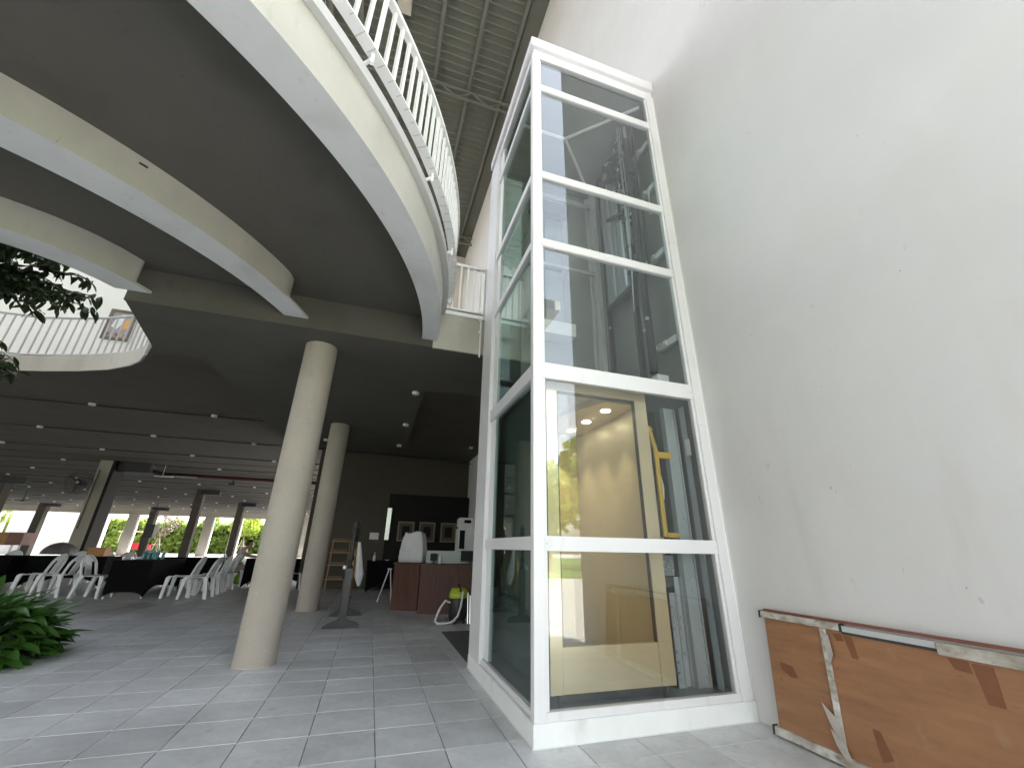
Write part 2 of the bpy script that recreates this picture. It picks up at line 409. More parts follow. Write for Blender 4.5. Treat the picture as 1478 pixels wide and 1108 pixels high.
for k, (nv, d, cx, cy) in enumerate(cells[:296]):
    inst('tile', tmesh, fl, (cx+random.uniform(-.0006, .0006), cy, random.uniform(-.0006, .0004)))
rest = MB()
for (nv, d, cx, cy) in cells[296:]:
    x1 = min(cx+.1972, WX)
    rest.box(cx-.1972, x1, cy-.1998, cy+.1998, -.007, random.uniform(-.0006, .0004))
o = rest.build('tile', M['tile'], fl); o['kind'] = 'stuff'

lawn = MB().box(-90, 60, 48.6, 58, -.1, .02).build('lawn', M['grass']); tag(lawn, kind='structure')
road = MB().box(-90, 60, 44.1, 48.3, -.1, -.02).build('path', M['asphalt']); tag(road, kind='structure')
k = MB().box(-90, 60, 48.3, 48.6, -.1, .14).build('path_kerb', M['kerb']); tag(k, kind='structure')
bl = MB().box(-60, 60, -60, -16, -.099, -.05).build('lawn', M['grass']); tag(bl, kind='structure')

# ---- tall right wall
wl = thing('tall_wall', 'tall off-white painted wall that the glass lift stands against', 'wall', (WX, 0, 0))
MB().box(WX, WX+.25, -2.62, 15.2, -.1, 16.2).build('wall_face', M['wall'], wl)
rc = random.Random(9)
M['chip'] = mat('scuffed_plaster', (.50, .47, .44), .85, var=.2, scale=30); M['chipd'] = mat('brown_fleck', (.30, .22, .17), .85)
for (y, z, a, b, kk) in ((-.93,1.53,.016,.020,'chip'),(-.955,1.50,.008,.010,'chip'),(-.37,1.52,.006,.026,'chip'),(-.385,1.49,.004,.014,'chip'),(-1.68,2.72,.010,.004,'chipd'),(-.80,2.78,.007,.006,'chip'),(-.62,2.83,.004,.016,'chip'),(-1.45,.98,.006,.005,'chipd'),(-.30,3.6,.005,.012,'chip'),(-1.2,1.05,.004,.018,'chip'),(-.52,1.12,.008,.006,'chip'),(-1.05,2.2,.004,.004,'chipd')):
    n_ = 9; P_ = []
    for i in range(n_):
        q = 2*PI*i/n_; r_ = rc.uniform(.55, 1.1); P_.append((y+a*.75*r_*math.cos(q), z+b*.8*r_*math.sin(q)))
    V = [(WX-.0008, p, q) for p, q in P_]+[(WX+.001, p, q) for p, q in P_]
    MB().add(V, [tuple(range(n_)), tuple(range(2*n_-1, n_-1, -1))]+[(i,(i+1)%n_,n_+(i+1)%n_,n_+i) for i in range(n_)]).build('paint_chip', M[kk], wl)
# ---- upper back wall
wb = thing('upper_wall', 'warm cream wall closing the upper floor under the metal roof', 'wall', (0, 14.9, 4))
MB().box(-7.3, WX, 14.9, 15.15, 4.12, 16.2).build('wall_face', M['wall_warm'], wb)
MB().box(1.35, 1.738, 9.6, 9.9, 4.12, 6.9).build('wall_niche', M['fascia'], wb)
# ---- white wall with the picture seen through the round void
wv = thing('gallery_wall', 'bright white gallery wall behind the far curved railing', 'wall', (-9, 8.1, 4))
MB().box(-17, -4.4, 8.0, 8.2, 4.12, 9.2).build('wall_face', M['wall_white'], wv)

# ---- metal roof
rf = thing('metal_roof', 'high grey green corrugated metal roof on purlins', 'roof', (-1.5, 6, 15.5))
prof = []; y = -15.6; m_ = MB(); V = []  # deck runs on unseen behind the camera to shade the wall
while y < 14.85:
    prof += [(y, 15.70), (y+.16, 15.70), (y+.185, 15.665), (y+.215, 15.665)]; y += .24
prof.append((14.88, 15.70))
V = []; F = []
for i, (yy, zz) in enumerate(prof): V += [(-4.3, yy, zz), (WX, yy, zz)]
for i in range(len(prof)-1): F.append((2*i, 2*i+1, 2*i+3, 2*i+2))
m_.add(V, F); m_.box(-4.4, WX, -15.7, 14.9, 15.74, 15.80)
m_.build('metal_deck', M['roof'], rf)
MB().box(-20.5, -4.41, -15.7, .6, 15.70, 15.80).box(-7.3, -4.41, .601, 14.9, 15.70, 15.80).build('metal_deck', M['roof'], rf)  # unseen bays added to the roof to cut skylight on the tall wall
for x in (-7.1, -6.2, -5.4): MB().box(x-.035, x+.035, .61, 14.88, 15.52, 15.66).build('purlin', M['purlin'], rf)
for x in (-18.0, -15.8, -13.5, -11.2, -10.06, -8.92, -7.78, -6.64, -5.5): MB().box(x-.035, x+.035, -15.6, .6, 15.52, 15.66).build('purlin', M['purlin'], rf)
for x in (-4.2, -3.366, -2.23, -1.095, .044, 1.179):
    MB().box(x-.035, x+.035, -15.6, 14.88, 15.52, 15.66).box(x-.055, x+.055, -15.6, 14.88, 15.50, 15.515).build('purlin', M['purlin'], rf)
MB().box(1.28, 1.735, -15.6, 14.88, 15.60, 15.655).build('edge_flashing', M['roof'], rf)
MB().box(-2.36, -1.98, -3.6, 4.6, 15.2, 15.49).build('box_gutter', M['fascia'], rf)
for ty in (6.3, -.9, 13.2):
    a = MB(); a.tube([(-4.3, ty, 15.46), (WX, ty, 15.46)], .045, 8); a.tube([(-4.3, ty, 15.05), (WX, ty, 15.05)], .04, 8)
    x = -4.2; up = True
    while x < 1.5:
        a.tube([(x, ty, 15.46 if up else 15.05), (x+.55, ty, 15.05 if up else 15.46)], .025, 6); x += .55; up = not up
    a.build('roof_truss', M['purlin'], rf, smooth=True)

def arc_cut(c, r, n, ycut=1.972):
    a = math.degrees(math.asin((ycut-c[1])/r)); return arc(c, r, a, -180-a, n)
def resample(P, n):
    P = [Vector(p) for p in P]; L = [0]
    for i in range(1, len(P)): L.append(L[-1]+(P[i]-P[i-1]).length)
    out = []; k_ = 0
    for i in range(n+1):
        d = L[-1]*i/n
        while k_ < len(P)-2 and L[k_+1] < d: k_ += 1
        t_ = (d-L[k_])/max(1e-9, L[k_+1]-L[k_]); q = P[k_].lerp(P[k_+1], t_); out.append((q.x, q.y))
    return out
lw = thing('shade_wing', 'added unseen wall block shading the yard from the left', 'building', (-20.8, -7, 0))  # added out of view to hold skylight off the tall wall
MB().box(-21.0, -20.6, -15.7, .6, -.1, 15.69).build('wall_face', M['fascia'], lw)
for yy in (-13, -9.5, -6, -2.5):
    for z in (1.2, 5.2, 9.2): MB().box(-20.599, -20.57, yy-.8, yy+.8, z, z+1.6).build('window', M['pane'], lw)
cn = thing('shade_canopy', 'added unseen canopy behind the viewpoint shading the tall wall', 'canopy', (-4, -8, 5.3))  # unseen canopy with posts, added to darken the tall wall
MB().box(-20.5, WX, -12, -3.05, 5.3, 5.5).build('shade_slab', M['beamwhite'], cn)
MB().box(-20.5, .6, -12.2, -12.0, 5.501, 15.49).build('shade_front_wall', M['wall'], cn)  # unseen wall added above the slab to block the high sky
for x in (-9.2, WX-.3):
    MB().box(x-.12, x+.12, -11.8, -11.56, -.1, 5.299).build('post', M['column'], cn)

# ================================================================== SLABS
ZS, ZB, ZT = 3.97, 3.65, 4.12
C1 = (-5.40, 2.05)
# void outline (plan)
void_near = [(-4.0,2.3),(-4.03,2.13),(-4.10,1.97),(-4.21,1.82),(-4.32,1.70),(-4.45,1.60),(-4.59,1.51),(-4.74,1.44),(-4.95,1.36),(-5.3,1.27),(-5.8,1.2),(-6.4,1.18),(-7.1,1.24),(-7.9,1.45),(-8.7,1.95),(-9.3,2.7),(-9.6,3.6)]
void_far = [(-9.6,4.4),(-9.3,5.2),(-8.7,5.8),(-8.1,6.02),(-7.5,6.0),(-6.9,5.82),(-6.3,5.6),(-5.75,5.33),(-5.3,4.99),(-5.05,4.72),(-4.85,4.4)]
# far recess ceiling level 3.85
def ring_poly_build(name, outer, hole, z0, z1, matl, parent=None):
    # plate with a hole: triangulated
    bm = bmesh.new()
    def loop(pts, z): return [bm.verts.new((x, y, z)) for x, y in pts]
    allf = []
    for z in (z0, z1):
        a = loop(outer, z); b = loop(hole, z)
        es = [bm.edges.new((a[i], a[(i+1)%len(a)])) for i in range(len(a))]+[bm.edges.new((b[i], b[(i+1)%len(b)])) for i in range(len(b))]
        bmesh.ops.triangle_fill(bm, use_beauty=True, use_dissolve=False, edges=es)
        allf.append((a, b))
    for L in (0, 1):
        a0, a1 = allf[0][L], allf[1][L]
        for i in range(len(a0)):
            j = (i+1) % len(a0); bm.faces.new((a0[i], a0[j], a1[j], a1[i]))
    bmesh.ops.recalc_face_normals(bm, faces=bm.faces)
    me = bpy.data.meshes.new(name); off = parent.location if parent else Vector((0,0,0))
    bmesh.ops.translate(bm, verts=bm.verts, vec=-off)
    bm.to_mesh(me); bm.free(); me.materials.append(matl)
    o = bpy.data.objects.new(name, me); COL.objects.link(o)
    if parent: o.parent = parent
    return o
uf = thing('upper_floor', 'dark underside of the upper floor over the open dining hall', 'ceiling', (-5, 10, 4))
hole = void_near + void_far
outer_h = [(WX, 2.0), (WX, 44), (-27, 44), (-27, 2.0), (-10.2, 2.0)]
# main slab y>2: hole clipped at the y=2 line handled by building front ring separately
hole_back = [(-4.1,2.0),(-4.0,2.3),(-4.05,2.6),(-4.85,4.4)]
slab_poly = [(WX,2.0),(WX,44),(-42,44),(-42,2.0),(-8.75,2.0),(-9.3,2.7),(-9.6,3.6)]+void_far+[(-4.29,3.44),(-4.0,2.06),(-4.0,2.0)]
def poly_plate(name, poly, z0, z1, matl, parent):
    bm = bmesh.new(); A = [bm.verts.new((x,y,z0)) for x,y in poly]; B = [bm.verts.new((x,y,z1)) for x,y in poly]
    n = len(poly)
    for L in (A, B):
        bmesh.ops.triangle_fill(bm, use_beauty=True, edges=[bm.edges.new((L[i], L[(i+1)%n])) for i in range(n)])
    for i in range(n): bm.faces.new((A[i], A[(i+1)%n], B[(i+1)%n], B[i]))
    bmesh.ops.recalc_face_normals(bm, faces=bm.faces)
    bmesh.ops.translate(bm, verts=bm.verts, vec=-parent.location)
    me = bpy.data.meshes.new(name); bm.to_mesh(me); bm.free(); me.materials.append(matl)
    o = bpy.data.objects.new(name, me); COL.objects.link(o); o.parent = parent
    return o
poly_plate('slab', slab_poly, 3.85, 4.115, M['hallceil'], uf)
# dropped ceiling band
drop = [(-3.99,2.012),(-4.27,3.44),(-3.65,3.5),(-3.6,8.0),(-.56,8.0),(-.56,3.62),(WX-.004,3.62),(WX-.004,2.012)]
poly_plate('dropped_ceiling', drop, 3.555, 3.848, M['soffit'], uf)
# fascia faces along y = 2 and on the far curve of the void
MB().box(-.66, WX-.003, 1.975, 2.008, 3.552, 4.12).build('fascia', M['fascia'], uf)
MB().box(-3.99, -.661, 1.975, 2.008, 3.552, 3.968).build('shade_toned_fascia', M['soffit'], uf)  # shade under the ring put into the colour of both dark pieces
MB().box(-26, -8.75, 1.975, 2.008, 3.552, 4.12).build('shade_toned_fascia', M['soffit'], uf)
fo = void_far; fi = []
for i, p in enumerate(fo):
    a = Vector(fo[max(i-1,0)]); b = Vector(fo[min(i+1,len(fo)-1)]); d = (b-a).normalized(); n_ = Vector((d.y, -d.x))
    c_ = Vector((-7, 3.6))-Vector(p)
    if n_.dot(c_) < 0: n_ = -n_
    fi.append((p[0]+n_.x*.03, p[1]+n_.y*.03))
MB().strip(fi, fo, 3.845, 4.135).build('curved_fascia', M['fascia'], uf)
MB().box(-.62, WX, 1.955, 1.974, 4.085, 4.135).build('slab_edge_trim', M['railw'], uf)
# ceiling joints (cable channels) along the rows of lamps
cj = MB()
yy = 7.72+.0
rows = []
while yy < 43: rows.append(yy); yy += 2.76
for yy in rows:
    cj.box(-41, -3.66 if yy < 8.1 else .9, yy+.10, yy+.16, 3.825, 3.849)
for yy in rows[2:]:
    cj.box(-41, .9, yy+1.5, yy+1.54, 3.835, 3.849)
cj.build('ceiling_channel', M['black'], uf)

# ---- curved balcony
bal = thing('curved_balcony', 'curved white edged balcony slab sweeping overhead around a round void', 'balcony', (-5.4, 2, 4))
outer_slab = arc(C1, 4.78, 0, -180, 72)
poly = outer_slab + [(-9.3,2.0)] + void_near[14:0:-1]
poly = [p for p in poly if p[1] <= 2.0001]
hole_arc = [p for p in void_near if p[1] < 2.0]
poly = arc_cut(C1, 4.70, 72) + [(-8.72, 1.972)] + hole_arc[::-1] + [(-4.09, 1.972)]
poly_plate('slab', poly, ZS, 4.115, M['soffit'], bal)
ro = arc_cut((-5.35, 2.02), 4.74, 110); ri = arc_cut((-5.49, 2.21), 4.69, 110)
def band(pts_o, pts_i, z0, z1): return MB().strip(pts_o, pts_i, z0, z1)
# outer ring: underside white, face a little warmer (thin skins on the same beam)
o = band(ro, ri, ZB, 4.116).build('outer_beam', [M['beamwhite'], M['ringface']], bal, smooth=False)
lip_o = arc_cut((-5.38, 2.05), 4.84, 110, 1.953); lip_i = arc_cut((-5.35, 2.02), 4.742, 110, 1.953)
band(lip_o, lip_i, 4.05, 4.14).build('edge_lip', M['raildull'], bal)
b2o = arc_cut((-5.95, 3.10), 3.94, 80); b2i = arc_cut((-5.97, 3.33), 3.78, 80)
def web(po, pi, cut, rn_=7.0, name='ring_beam'):
    # flange full length, web stopped short with a rounded end
    f = band(po, pi, 3.67, 3.70).build('beam_flange', [M['beamwhite'], M['beamface']], bal)
    po = resample(po, 220); pi = resample(pi, 220)
    k0 = next(i for i, p in enumerate(po) if p[1] < cut)
    po = po[k0:-k0]; pi = pi[k0:-k0]; V = []
    O, I = [], []
    for i in range(len(po)):
        e = min(i, len(po)-1-i)/rn_; q = 1-math.sqrt(max(0, 1-(1-min(1, e))**2))
        o_, i_ = Vector(po[i]), Vector(pi[i]); O.append(tuple(o_.lerp(i_, .5*q+.01))); I.append(tuple(i_.lerp(o_, .5*q+.01)))
    w_ = band(O, I, 3.701, ZS-.001).build(name, [M['beamwhite'], M['beamface']], bal)
    return f, w_
oxf, ox = web(b2o, b2i, 1.72)
inn = [(-4.105, 1.972), (-4.21,1.82),(-4.32,1.70),(-4.45,1.60),(-4.59,1.51),(-4.74,1.44),(-4.95,1.36),(-5.3,1.27),(-5.8,1.2),(-6.4,1.18),(-7.1,1.24),(-7.9,1.45),(-8.7,1.972)]
outr = [(-3.77, 1.972), (-3.86,1.80),(-3.98,1.62),(-4.14,1.45),(-4.34,1.30),(-4.58,1.18),(-4.9,1.07),(-5.3,.98),(-5.8,.90),(-6.4,.88),(-7.15,.94),(-8.1,1.18),(-9.1,1.972)]
b3i = resample(inn, 60); b3o = resample(outr, 60)
ox3f, ox3 = web(b3o, b3i, 1.88, 3.0)
for ob in (o, ox, ox3, oxf, ox3f):
    for p in ob.data.polygons:
        p.material_index = 0 if abs(p.normal.z) > .5 else 1
# cracks / holes in beam faces
for a in (-46,):
    cx, cy = -5.95+3.945*math.cos(R(a)), 3.10+3.945*math.sin(R(a))
    MB().bar((cx-.022, cy-.018, 3.90), (cx+.022, cy+.018, 3.90), .010, .012).build('form_tie_hole', M['black'], bal)

# ---- curved railing
cr = thing('curved_railing', 'white balustrade following the curved balcony edge', 'railing', (-5.4, 2, 4.1))
A0, A1, NA = -1.0, -118.0, 117
CR = (-5.40, 2.05)
def cyl_band(r0, r1, z0, z1, a0, a1, n): return MB().strip(arc(CR, r1, a0, a1, n), arc(CR, r0, a0, a1, n), z0, z1)
cyl_band(4.875, 4.93, 4.935, 4.975, A0, A1, 110).build('top_rail', M['railw'], cr)
cyl_band(4.855, 4.94, 4.235, 4.25, A0, A1, 110).build('bottom_rail', M['railw'], cr)
bm_ = MB().box(-.012, .012, -.013, .013, 4.25, 4.936).build('baluster', M['railw'])
bme = bm_.data; bpy.data.objects.remove(bm_)
a = A0-.6; nb = 0
while a > A1+1:
    x, y = CR[0]+4.90*math.cos(R(a)), CR[1]+4.90*math.sin(R(a))
    inst('baluster', bme, cr, Vector((x, y, 0))-cr.location, (0, 0, R(a))); a -= 1.235; nb += 1
pm = MB()
a = A0-1.2
while a > A1+1:
    x, y = CR[0]+4.93*math.cos(R(a)), CR[1]+4.93*math.sin(R(a))
    a -= 1.235
for a in (-3, -14.5, -26, -37.5, -49, -60.5, -72, -83.5, -95, -106):
    c, s_ = math.cos(R(a)), math.sin(R(a))
    p0 = (CR[0]+4.80*c, CR[1]+4.80*s_, 4.14); p1 = (CR[0]+4.90*c, CR[1]+4.90*s_, 4.235)
    MB().bar((p0[0], p0[1], 4.16), (p1[0], p1[1], 4.19), .016, .03).bar((p1[0], p1[1], 4.14), (p1[0], p1[1], 4.94), .022, .022).build('bracket', M['railw'], cr)
# joints cut in the underside of the bottom rail
jm = MB()
a = A0-1.
while a > A1+1:
    c, s_ = math.cos(R(a)), math.sin(R(a)); t_ = random.uniform(.3, 1)
    jm.bar((CR[0]+(4.94-.085*t_)*c, CR[1]+(4.94-.085*t_)*s_, 4.2335), (CR[0]+4.94*c, CR[1]+4.94*s_, 4.2335), .007, .002); a -= 1.235
o = jm.build('weld_mark', M['raildull'], cr)

# ---- bridge railing behind the lift
br = thing('bridge_railing', 'straight cream railing on the walkway edge behind the lift', 'railing', (0, 2.02, 4.12))
MB().box(-.60, 1.735, 1.995, 2.045, 4.945, 4.985).build('top_rail', M['railw'], br)
MB().box(-.60, 1.735, 1.995, 2.045, 4.195, 4.22).build('bottom_rail', M['railw'], br)
x = -.545
while x < 1.7:
    MB().box(x-.011, x+.011, 2.009, 2.031, 4.221, 4.944).build('baluster', M['railw'], br); x += .0985
for x in (.02, .9):
    MB().box(x-.02, x+.02, 2.0, 2.04, 4.136, 4.944).build('post', M['railw'], br)
pc = thing('pipe_clips', 'pale pipe with clips running down the walkway edge beside the lift', 'pipe', (-.02, 1.93, 3.55))
MB().tube([(-.035,1.955,3.5),(-.035,1.955,4.10)], .012, 8).build('pipe', M['railw'], pc)
for z in (3.84, 4.04): MB().box(-.065,-.035,1.935,1.957,z,z+.05).build('clip', M['bolt'], pc)

# ---- far curved railing
fr = thing('far_railing', 'grey railing on the far curved edge across the void', 'railing', (-7, 5.7, 4.12))
pts = [Vector((x, y, 0)) for x, y in [(-9.55,3.9)]+void_far]
pts = [p+Vector((0, .10, 0)) for p in pts]
den = []
for i in range(len(pts)-1):
    for k in range(8): den.append(pts[i].lerp(pts[i+1], k/8))
den.append(pts[-1])
for z, r_, nm in ((4.975, .022, 'top_rail'), (4.21, .018, 'bottom_rail')):
    MB().tube([(p.x, p.y, z) for p in den], r_, 6).build(nm, M['raildull'], fr)
bb = MB().box(-.010, .010, -.010, .010, 4.21, 4.97).build('baluster', M['raildull']); bbm = bb.data; bpy.data.objects.remove(bb)
acc = 0
for i in range(len(den)-1):
    L = (den[i+1]-den[i]).length; acc += L
    if acc >= .12:
        acc = 0; inst('baluster', bbm, fr, Vector((den[i].x, den[i].y, 0))-fr.location)
# picture on the gallery wall
pf = thing('framed_picture', 'framed orange and white artwork hanging on the bright gallery wall', 'picture', (-7.4, 7.97, 5.86))
MB().box(-7.68,-7.13,7.955,7.998,5.47,5.53).box(-7.68,-7.13,7.955,7.998,6.19,6.25).box(-7.68,-7.62,7.955,7.998,5.531,6.189).box(-7.19,-7.13,7.955,7.998,5.531,6.189).build('frame', M['bark'], pf)
MB().box(-7.62,-7.19,7.975,7.997,5.531,6.189).build('print', M['print_b'], pf)
def plate(poly, y, name, m, parent):
    V = [(x, y, z) for x, z in poly]+[(x, y+.004, z) for x, z in poly]; n = len(poly)
    MB().add(V, [tuple(range(n)), tuple(range(2*n-1, n-1, -1))]+[(i,(i+1)%n,n+(i+1)%n,n+i) for i in range(n)]).build(name, m, parent)
plate([(-7.57,5.80),(-7.53,5.98),(-7.44,6.12),(-7.36,6.14),(-7.35,5.95),(-7.45,5.74)], 7.969, 'print_patch', M['print_c'], pf)
plate([(-7.40,5.72),(-7.36,5.95),(-7.28,6.05),(-7.22,5.93),(-7.26,5.78)], 7.969, 'print_patch', M['print_a'], pf)
for k_ in range(5):
    x = -7.60+.082*k_
    plate([(x,5.56),(x+.05,5.56),(x+.05,5.64),(x,5.64)], 7.969, 'print_patch', M['print_a'] if k_ % 2 else M['bark'], pf)

# ================================================================== GLASS LIFT
D, H = 1.898, 7.047
ls = thing('glass_lift_shaft', 'tall white framed glass lift shaft standing against the wall', 'lift shaft', (.87, .95, 0))
MB().box(0, WX-.002, 0, D, 0, .123).build('plinth', M['plinth'], ls, bevel=.004)
PZ0, PZ1 = .1235, 6.78
def part(mb, name, m, bevel=.003): return mb.build(name, m, ls, bevel=bevel)
part(MB().box(.008, .092, .010, .075, PZ0, PZ1), 'post', M['lift'])
part(MB().box(1.622, 1.712, .010, .10, PZ0, PZ1), 'post', M['lift'])
part(MB().box(1.713, 1.739, .018, .10, PZ0, PZ1), 'wall_seal', M['plinth'])
part(MB().box(.004, .09, 1.46, D-.004, PZ0, PZ1), 'post', M['lift'])
part(MB().box(1.65, 1.738, 1.80, D-.004, PZ0, PZ1), 'post', M['lift'])
# cap
part(MB().box(-.012, WX-.003, -.012, D+.010, 6.884, H), 'cap', M['lift'], .004)
part(MB().box(.030, WX-.004, .030, D-.02, 6.782, 6.883), 'cap_frieze', M['lift'], .003)
# beads and rails, front face
ZR = [(.1235, .172), (1.110, 1.212), (2.452, 2.596), (3.835, 3.932), (4.73, 4.83), (6.121, 6.232), (6.70, 6.781)]
for k_, (a, b) in enumerate(ZR):
    part(MB().box(.093, 1.621, .014, .068, a, b), 'front_rail', M['lift'], .006 if 2 < k_ < 6 else .003)
    part(MB().box(.020, .070, .076, 1.459, a+.003, b-.003), 'side_rail', M['lift'], .006)
part(MB().box(.093, .118, .022, .060, .173, 6.699), 'glazing_bead', M['lift'])
part(MB().box(1.592, 1.621, .022, .060, .173, 6.699), 'glazing_bead', M['lift'])
part(MB().box(.045, .085, 1.30, 1.458, .173, 6.699), 'glazing_bead', M['lift'])
for i in range(6):
    a, b = ZR[i][1], ZR[i+1][0]
    MB().box(.118, 1.592, .038, .046, a, b).build('glass_pane', M['glass'], ls)
    MB().box(.052, .060, .077, 1.30, a, b).build('side_glass_pane', M['glassg'], ls)
for z in (1.16, 2.52, 3.88, 4.78, 6.18):
    for x in (.112, 1.60): MB().tube([(x, .0135, z),(x, .0145, z)], .006, 8).build('cover_screw', M['raildull'], ls)
for z in (2.2, 4.3): MB().box(.0065, .0935, .0085, .012, z, z+.002).build('post_joint', M['raildull'], ls); MB().box(1.6205, 1.7135, .0085, .012, z, z+.002).build('post_joint', M['raildull'], ls)
MB().tube([(.002,-.003,.004),(WX-.003,-.003,.004)], .005, 5).tube([(-.003,.0,.004),(-.003,D,.004)], .005, 5).build('floor_sealant', M['white'], ls)
MB().tube([(WX-.004,.012,.13),(WX-.004,.012,6.9)], .004, 5).build('wall_sealant', M['white'], ls)
# back of the shaft (towards the walkway): glass strip, landing door, panel
MB().box(.10, .52, 1.85, 1.858, 2.9, 6.78).build('rear_glass_pane', M['glassg'], ls)
MB().box(.521, 1.648, 1.84, 1.875, 2.6, 4.10).build('rear_panel', M['shaftback'], ls)
MB().box(.521, .60, 1.84, 1.875, 4.1, 6.78).box(.60, 1.20, 1.84, 1.875, 6.25, 6.78).box(1.20, 1.27, 1.84, 1.875, 4.10, 6.78).build('landing_door_frame', M['shaftback'], ls)
MB().box(.60, 1.20, 1.85, 1.86, 4.14, 6.25).build('landing_door_leaf', M['steel'], ls)
MB().box(.62,1.18,1.83,1.849,5.1,5.14).box(.62,1.18,1.83,1.849,6.12,6.2).box(.88,.90,1.83,1.849,4.14,6.11).build('landing_door_rail', M['steeld'], ls)
MB().box(.60,1.62,1.60,1.64,6.30,6.38).box(.60,1.62,1.60,1.64,4.98,5.03).build('cross_member', M['steell'], ls)
MB().box(.62,1.2,1.62,1.70,6.0,6.25).build('door_operator', M['steeld'], ls)
MB().box(1.271, 1.648, 1.84, 1.875, 4.10, 6.78).build('rear_panel', M['shaftback'], ls)
MB().box(.10, 1.648, 1.84, 1.875, .124, 2.59).build('rear_panel', M['cabdark'], ls)
MB().box(.60, 1.25, 1.60, 1.838, 3.86, 4.06).box(.7,.8,1.59,1.599,3.95,4.05).build('door_sill_bracket', M['white'], ls)
MB().box(1.722, 1.7405, .11, 1.79, .124, 6.78).build('wall_lining', M['shaftback'], ls)
MB().box(.10, 1.72, .11, 1.83, 6.74, 6.779).build('shaft_ceiling', M['shaftback'], ls)
MB().box(.10, 1.72, .11, 1.83, .1235, .135).build('pit_floor', M['steel'], ls)
MB().tube([(.15,.88,6.70),(.842,.88,6.70)], .022, 8).tube([(.842,.88,6.70),(1.60,.14,6.70)], .022, 8).tube([(.842,.88,6.70),(1.60,1.62,6.70)], .022, 8).build('ceiling_brace', M['white'], ls, smooth=True)
# guide rails, hoist and running gear
part(MB().box(1.655, 1.72, 1.60, 1.72, .136, 6.70), 'guide_rail', M['white'], .002)
part(MB().box(1.60, 1.62, 1.28, 1.34, .136, 6.6).box(1.621, 1.66, 1.295, 1.325, .136, 6.6), 'guide_rail', M['black'], 0)
part(MB().box(1.53, 1.55, .60, .655, 2.7, 6.5).box(1.551, 1.60, .62, .635, 2.7, 6.5), 'guide_rail', M['steeld'], 0)
MB().tube([(1.52,.40,2.86),(1.52,.40,6.35)], .042, 14).build('hydraulic_ram', M['black'], ls, smooth=True)
MB().tube([(1.52,.40,4.6),(1.52,.40,4.66)], .052, 14).tube([(1.52,.40,5.7),(1.52,.40,5.78)], .055, 14).build('ram_collar', M['steeld'], ls, smooth=True)
MB().tube([(1.52,.40,6.35),(1.52,.40,6.62)], .020, 10).build('ram_rod', M['bolt'], ls, smooth=True)
for z in (6.09, 5.35, 4.34, 3.20):
    part(MB().box(1.66, 1.719, .16, .46, z-.04, z+.04).box(1.63, 1.659, .30, .46, z-.03, z+.03), 'wall_bracket', M['white'], .003)
    MB().tube([(1.61,.40,z),(1.629,.40,z)], .016, 6).tube([(1.61,.33,z),(1.629,.33,z)], .014, 6).build('bolt', M['bolt'], ls)
cw = thing('counterweight', 'grey ribbed counterweight frame hanging high inside the lift shaft', 'counterweight', (1.58, .9, 4.2))
part_ = MB().box(1.555, 1.575, .64, 1.20, 4.19, 6.15)
for yy in (.70,.78,.86,.94,1.02,1.10): part_.box(1.545, 1.5549, yy, yy+.018, 4.3, 6.1)
part_.build('front_plate', M['steel'], cw)
MB().box(1.53, 1.59, .62, .638, 4.15, 6.3).box(1.53, 1.59, 1.202, 1.22, 4.15, 6.3).box(1.53, 1.59, .62, 1.22, 6.151, 6.22).box(1.53, 1.59, .62, 1.22, 4.10, 4.149).build('frame', M['steeld'], cw)
sh = []
MB().tube([(1.50,.86,6.45),(1.60,.86,6.45)], .15, 24).build('sheave', M['steeld'], cw, smooth=True)
MB().tube([(1.485,.86,6.45),(1.499,.86,6.45)], .06, 16).build('sheave_hub', M['bolt'], cw, smooth=True)
MB().bar((1.515,.72,6.18),(1.515,.80,6.40),.03,.05).bar((1.515,1.0,6.18),(1.515,.92,6.40),.03,.05).build('sheave_fork', M['steel'], cw)
rp = MB()
for yy in (.715,.73,.745,.97,.985,1.0): rp.tube([(1.535,yy,4.2),(1.535,yy,6.45)], .005, 5)
rp.build('hoist_rope', M['bolt'], cw)
gr = MB()
for (x, y, a, b) in ((1.50,.52,4.1,6.6),(1.52,.56,4.4,6.7),(1.56,.30,4.2,6.7),(1.48,.66,5.2,6.7)): gr.box(x, x+.022, y, y+.03, a, b)
gr.build('gear_upright', M['steeld'], ls)
gr = MB()
for z in (4.25,4.6,5.05,5.45,5.8,6.15,6.4): gr.box(1.47,1.60,.50,.60,z,z+.05)
for z in (5.2,5.9,6.3): gr.bar((1.48,.55,z),(1.48,.95,z+.22),.03,.04)
gr.build('gear_bracket', M['steeld'], ls)
wr = MB()
for i in range(7): wr.tube([(1.46+.01*i,.48+.02*(i%3),6.7),(1.45+.012*i,.46+.03*(i%4),5.4),(1.47,.50+.01*i,4.3-.1*i)], .0045, 4)
wr.build('cable_bundle', M['bolt'], ls)
MB().box(1.44,1.50,.70,.80,5.95,6.25).box(1.43,1.49,.56,.64,6.05,6.2).build('valve_block', M['black'], ls, bevel=.004)
rn = random.Random(3)
for _ in range(34):
    yy = rn.choice([.52,.56,.60,.66,.75]); z = rn.uniform(5.3, 6.6)
    MB().tube([(1.50,yy+rn.uniform(-.03,.03),z),(1.50,yy,z+rn.uniform(.015,.05))], rn.uniform(.008,.018), 6).build('bolt', M['bolt'], ls)
for yy, z in ((.42,5.05),(.46,4.98),(.40,4.62),(.36,3.5),(.42,3.38),(1.28,4.9),(1.28,4.4),(1.28,3.9)):
    MB().tube([(1.47 if yy < 1 else 1.59,yy,z),(1.50 if yy < 1 else 1.60,yy,z)], .018, 8).build('bolt', M['bolt'], ls)
MB().box(1.46,1.60,.28,.38,2.70,2.80).build('junction_box', M['white'], ls, bevel=.006)
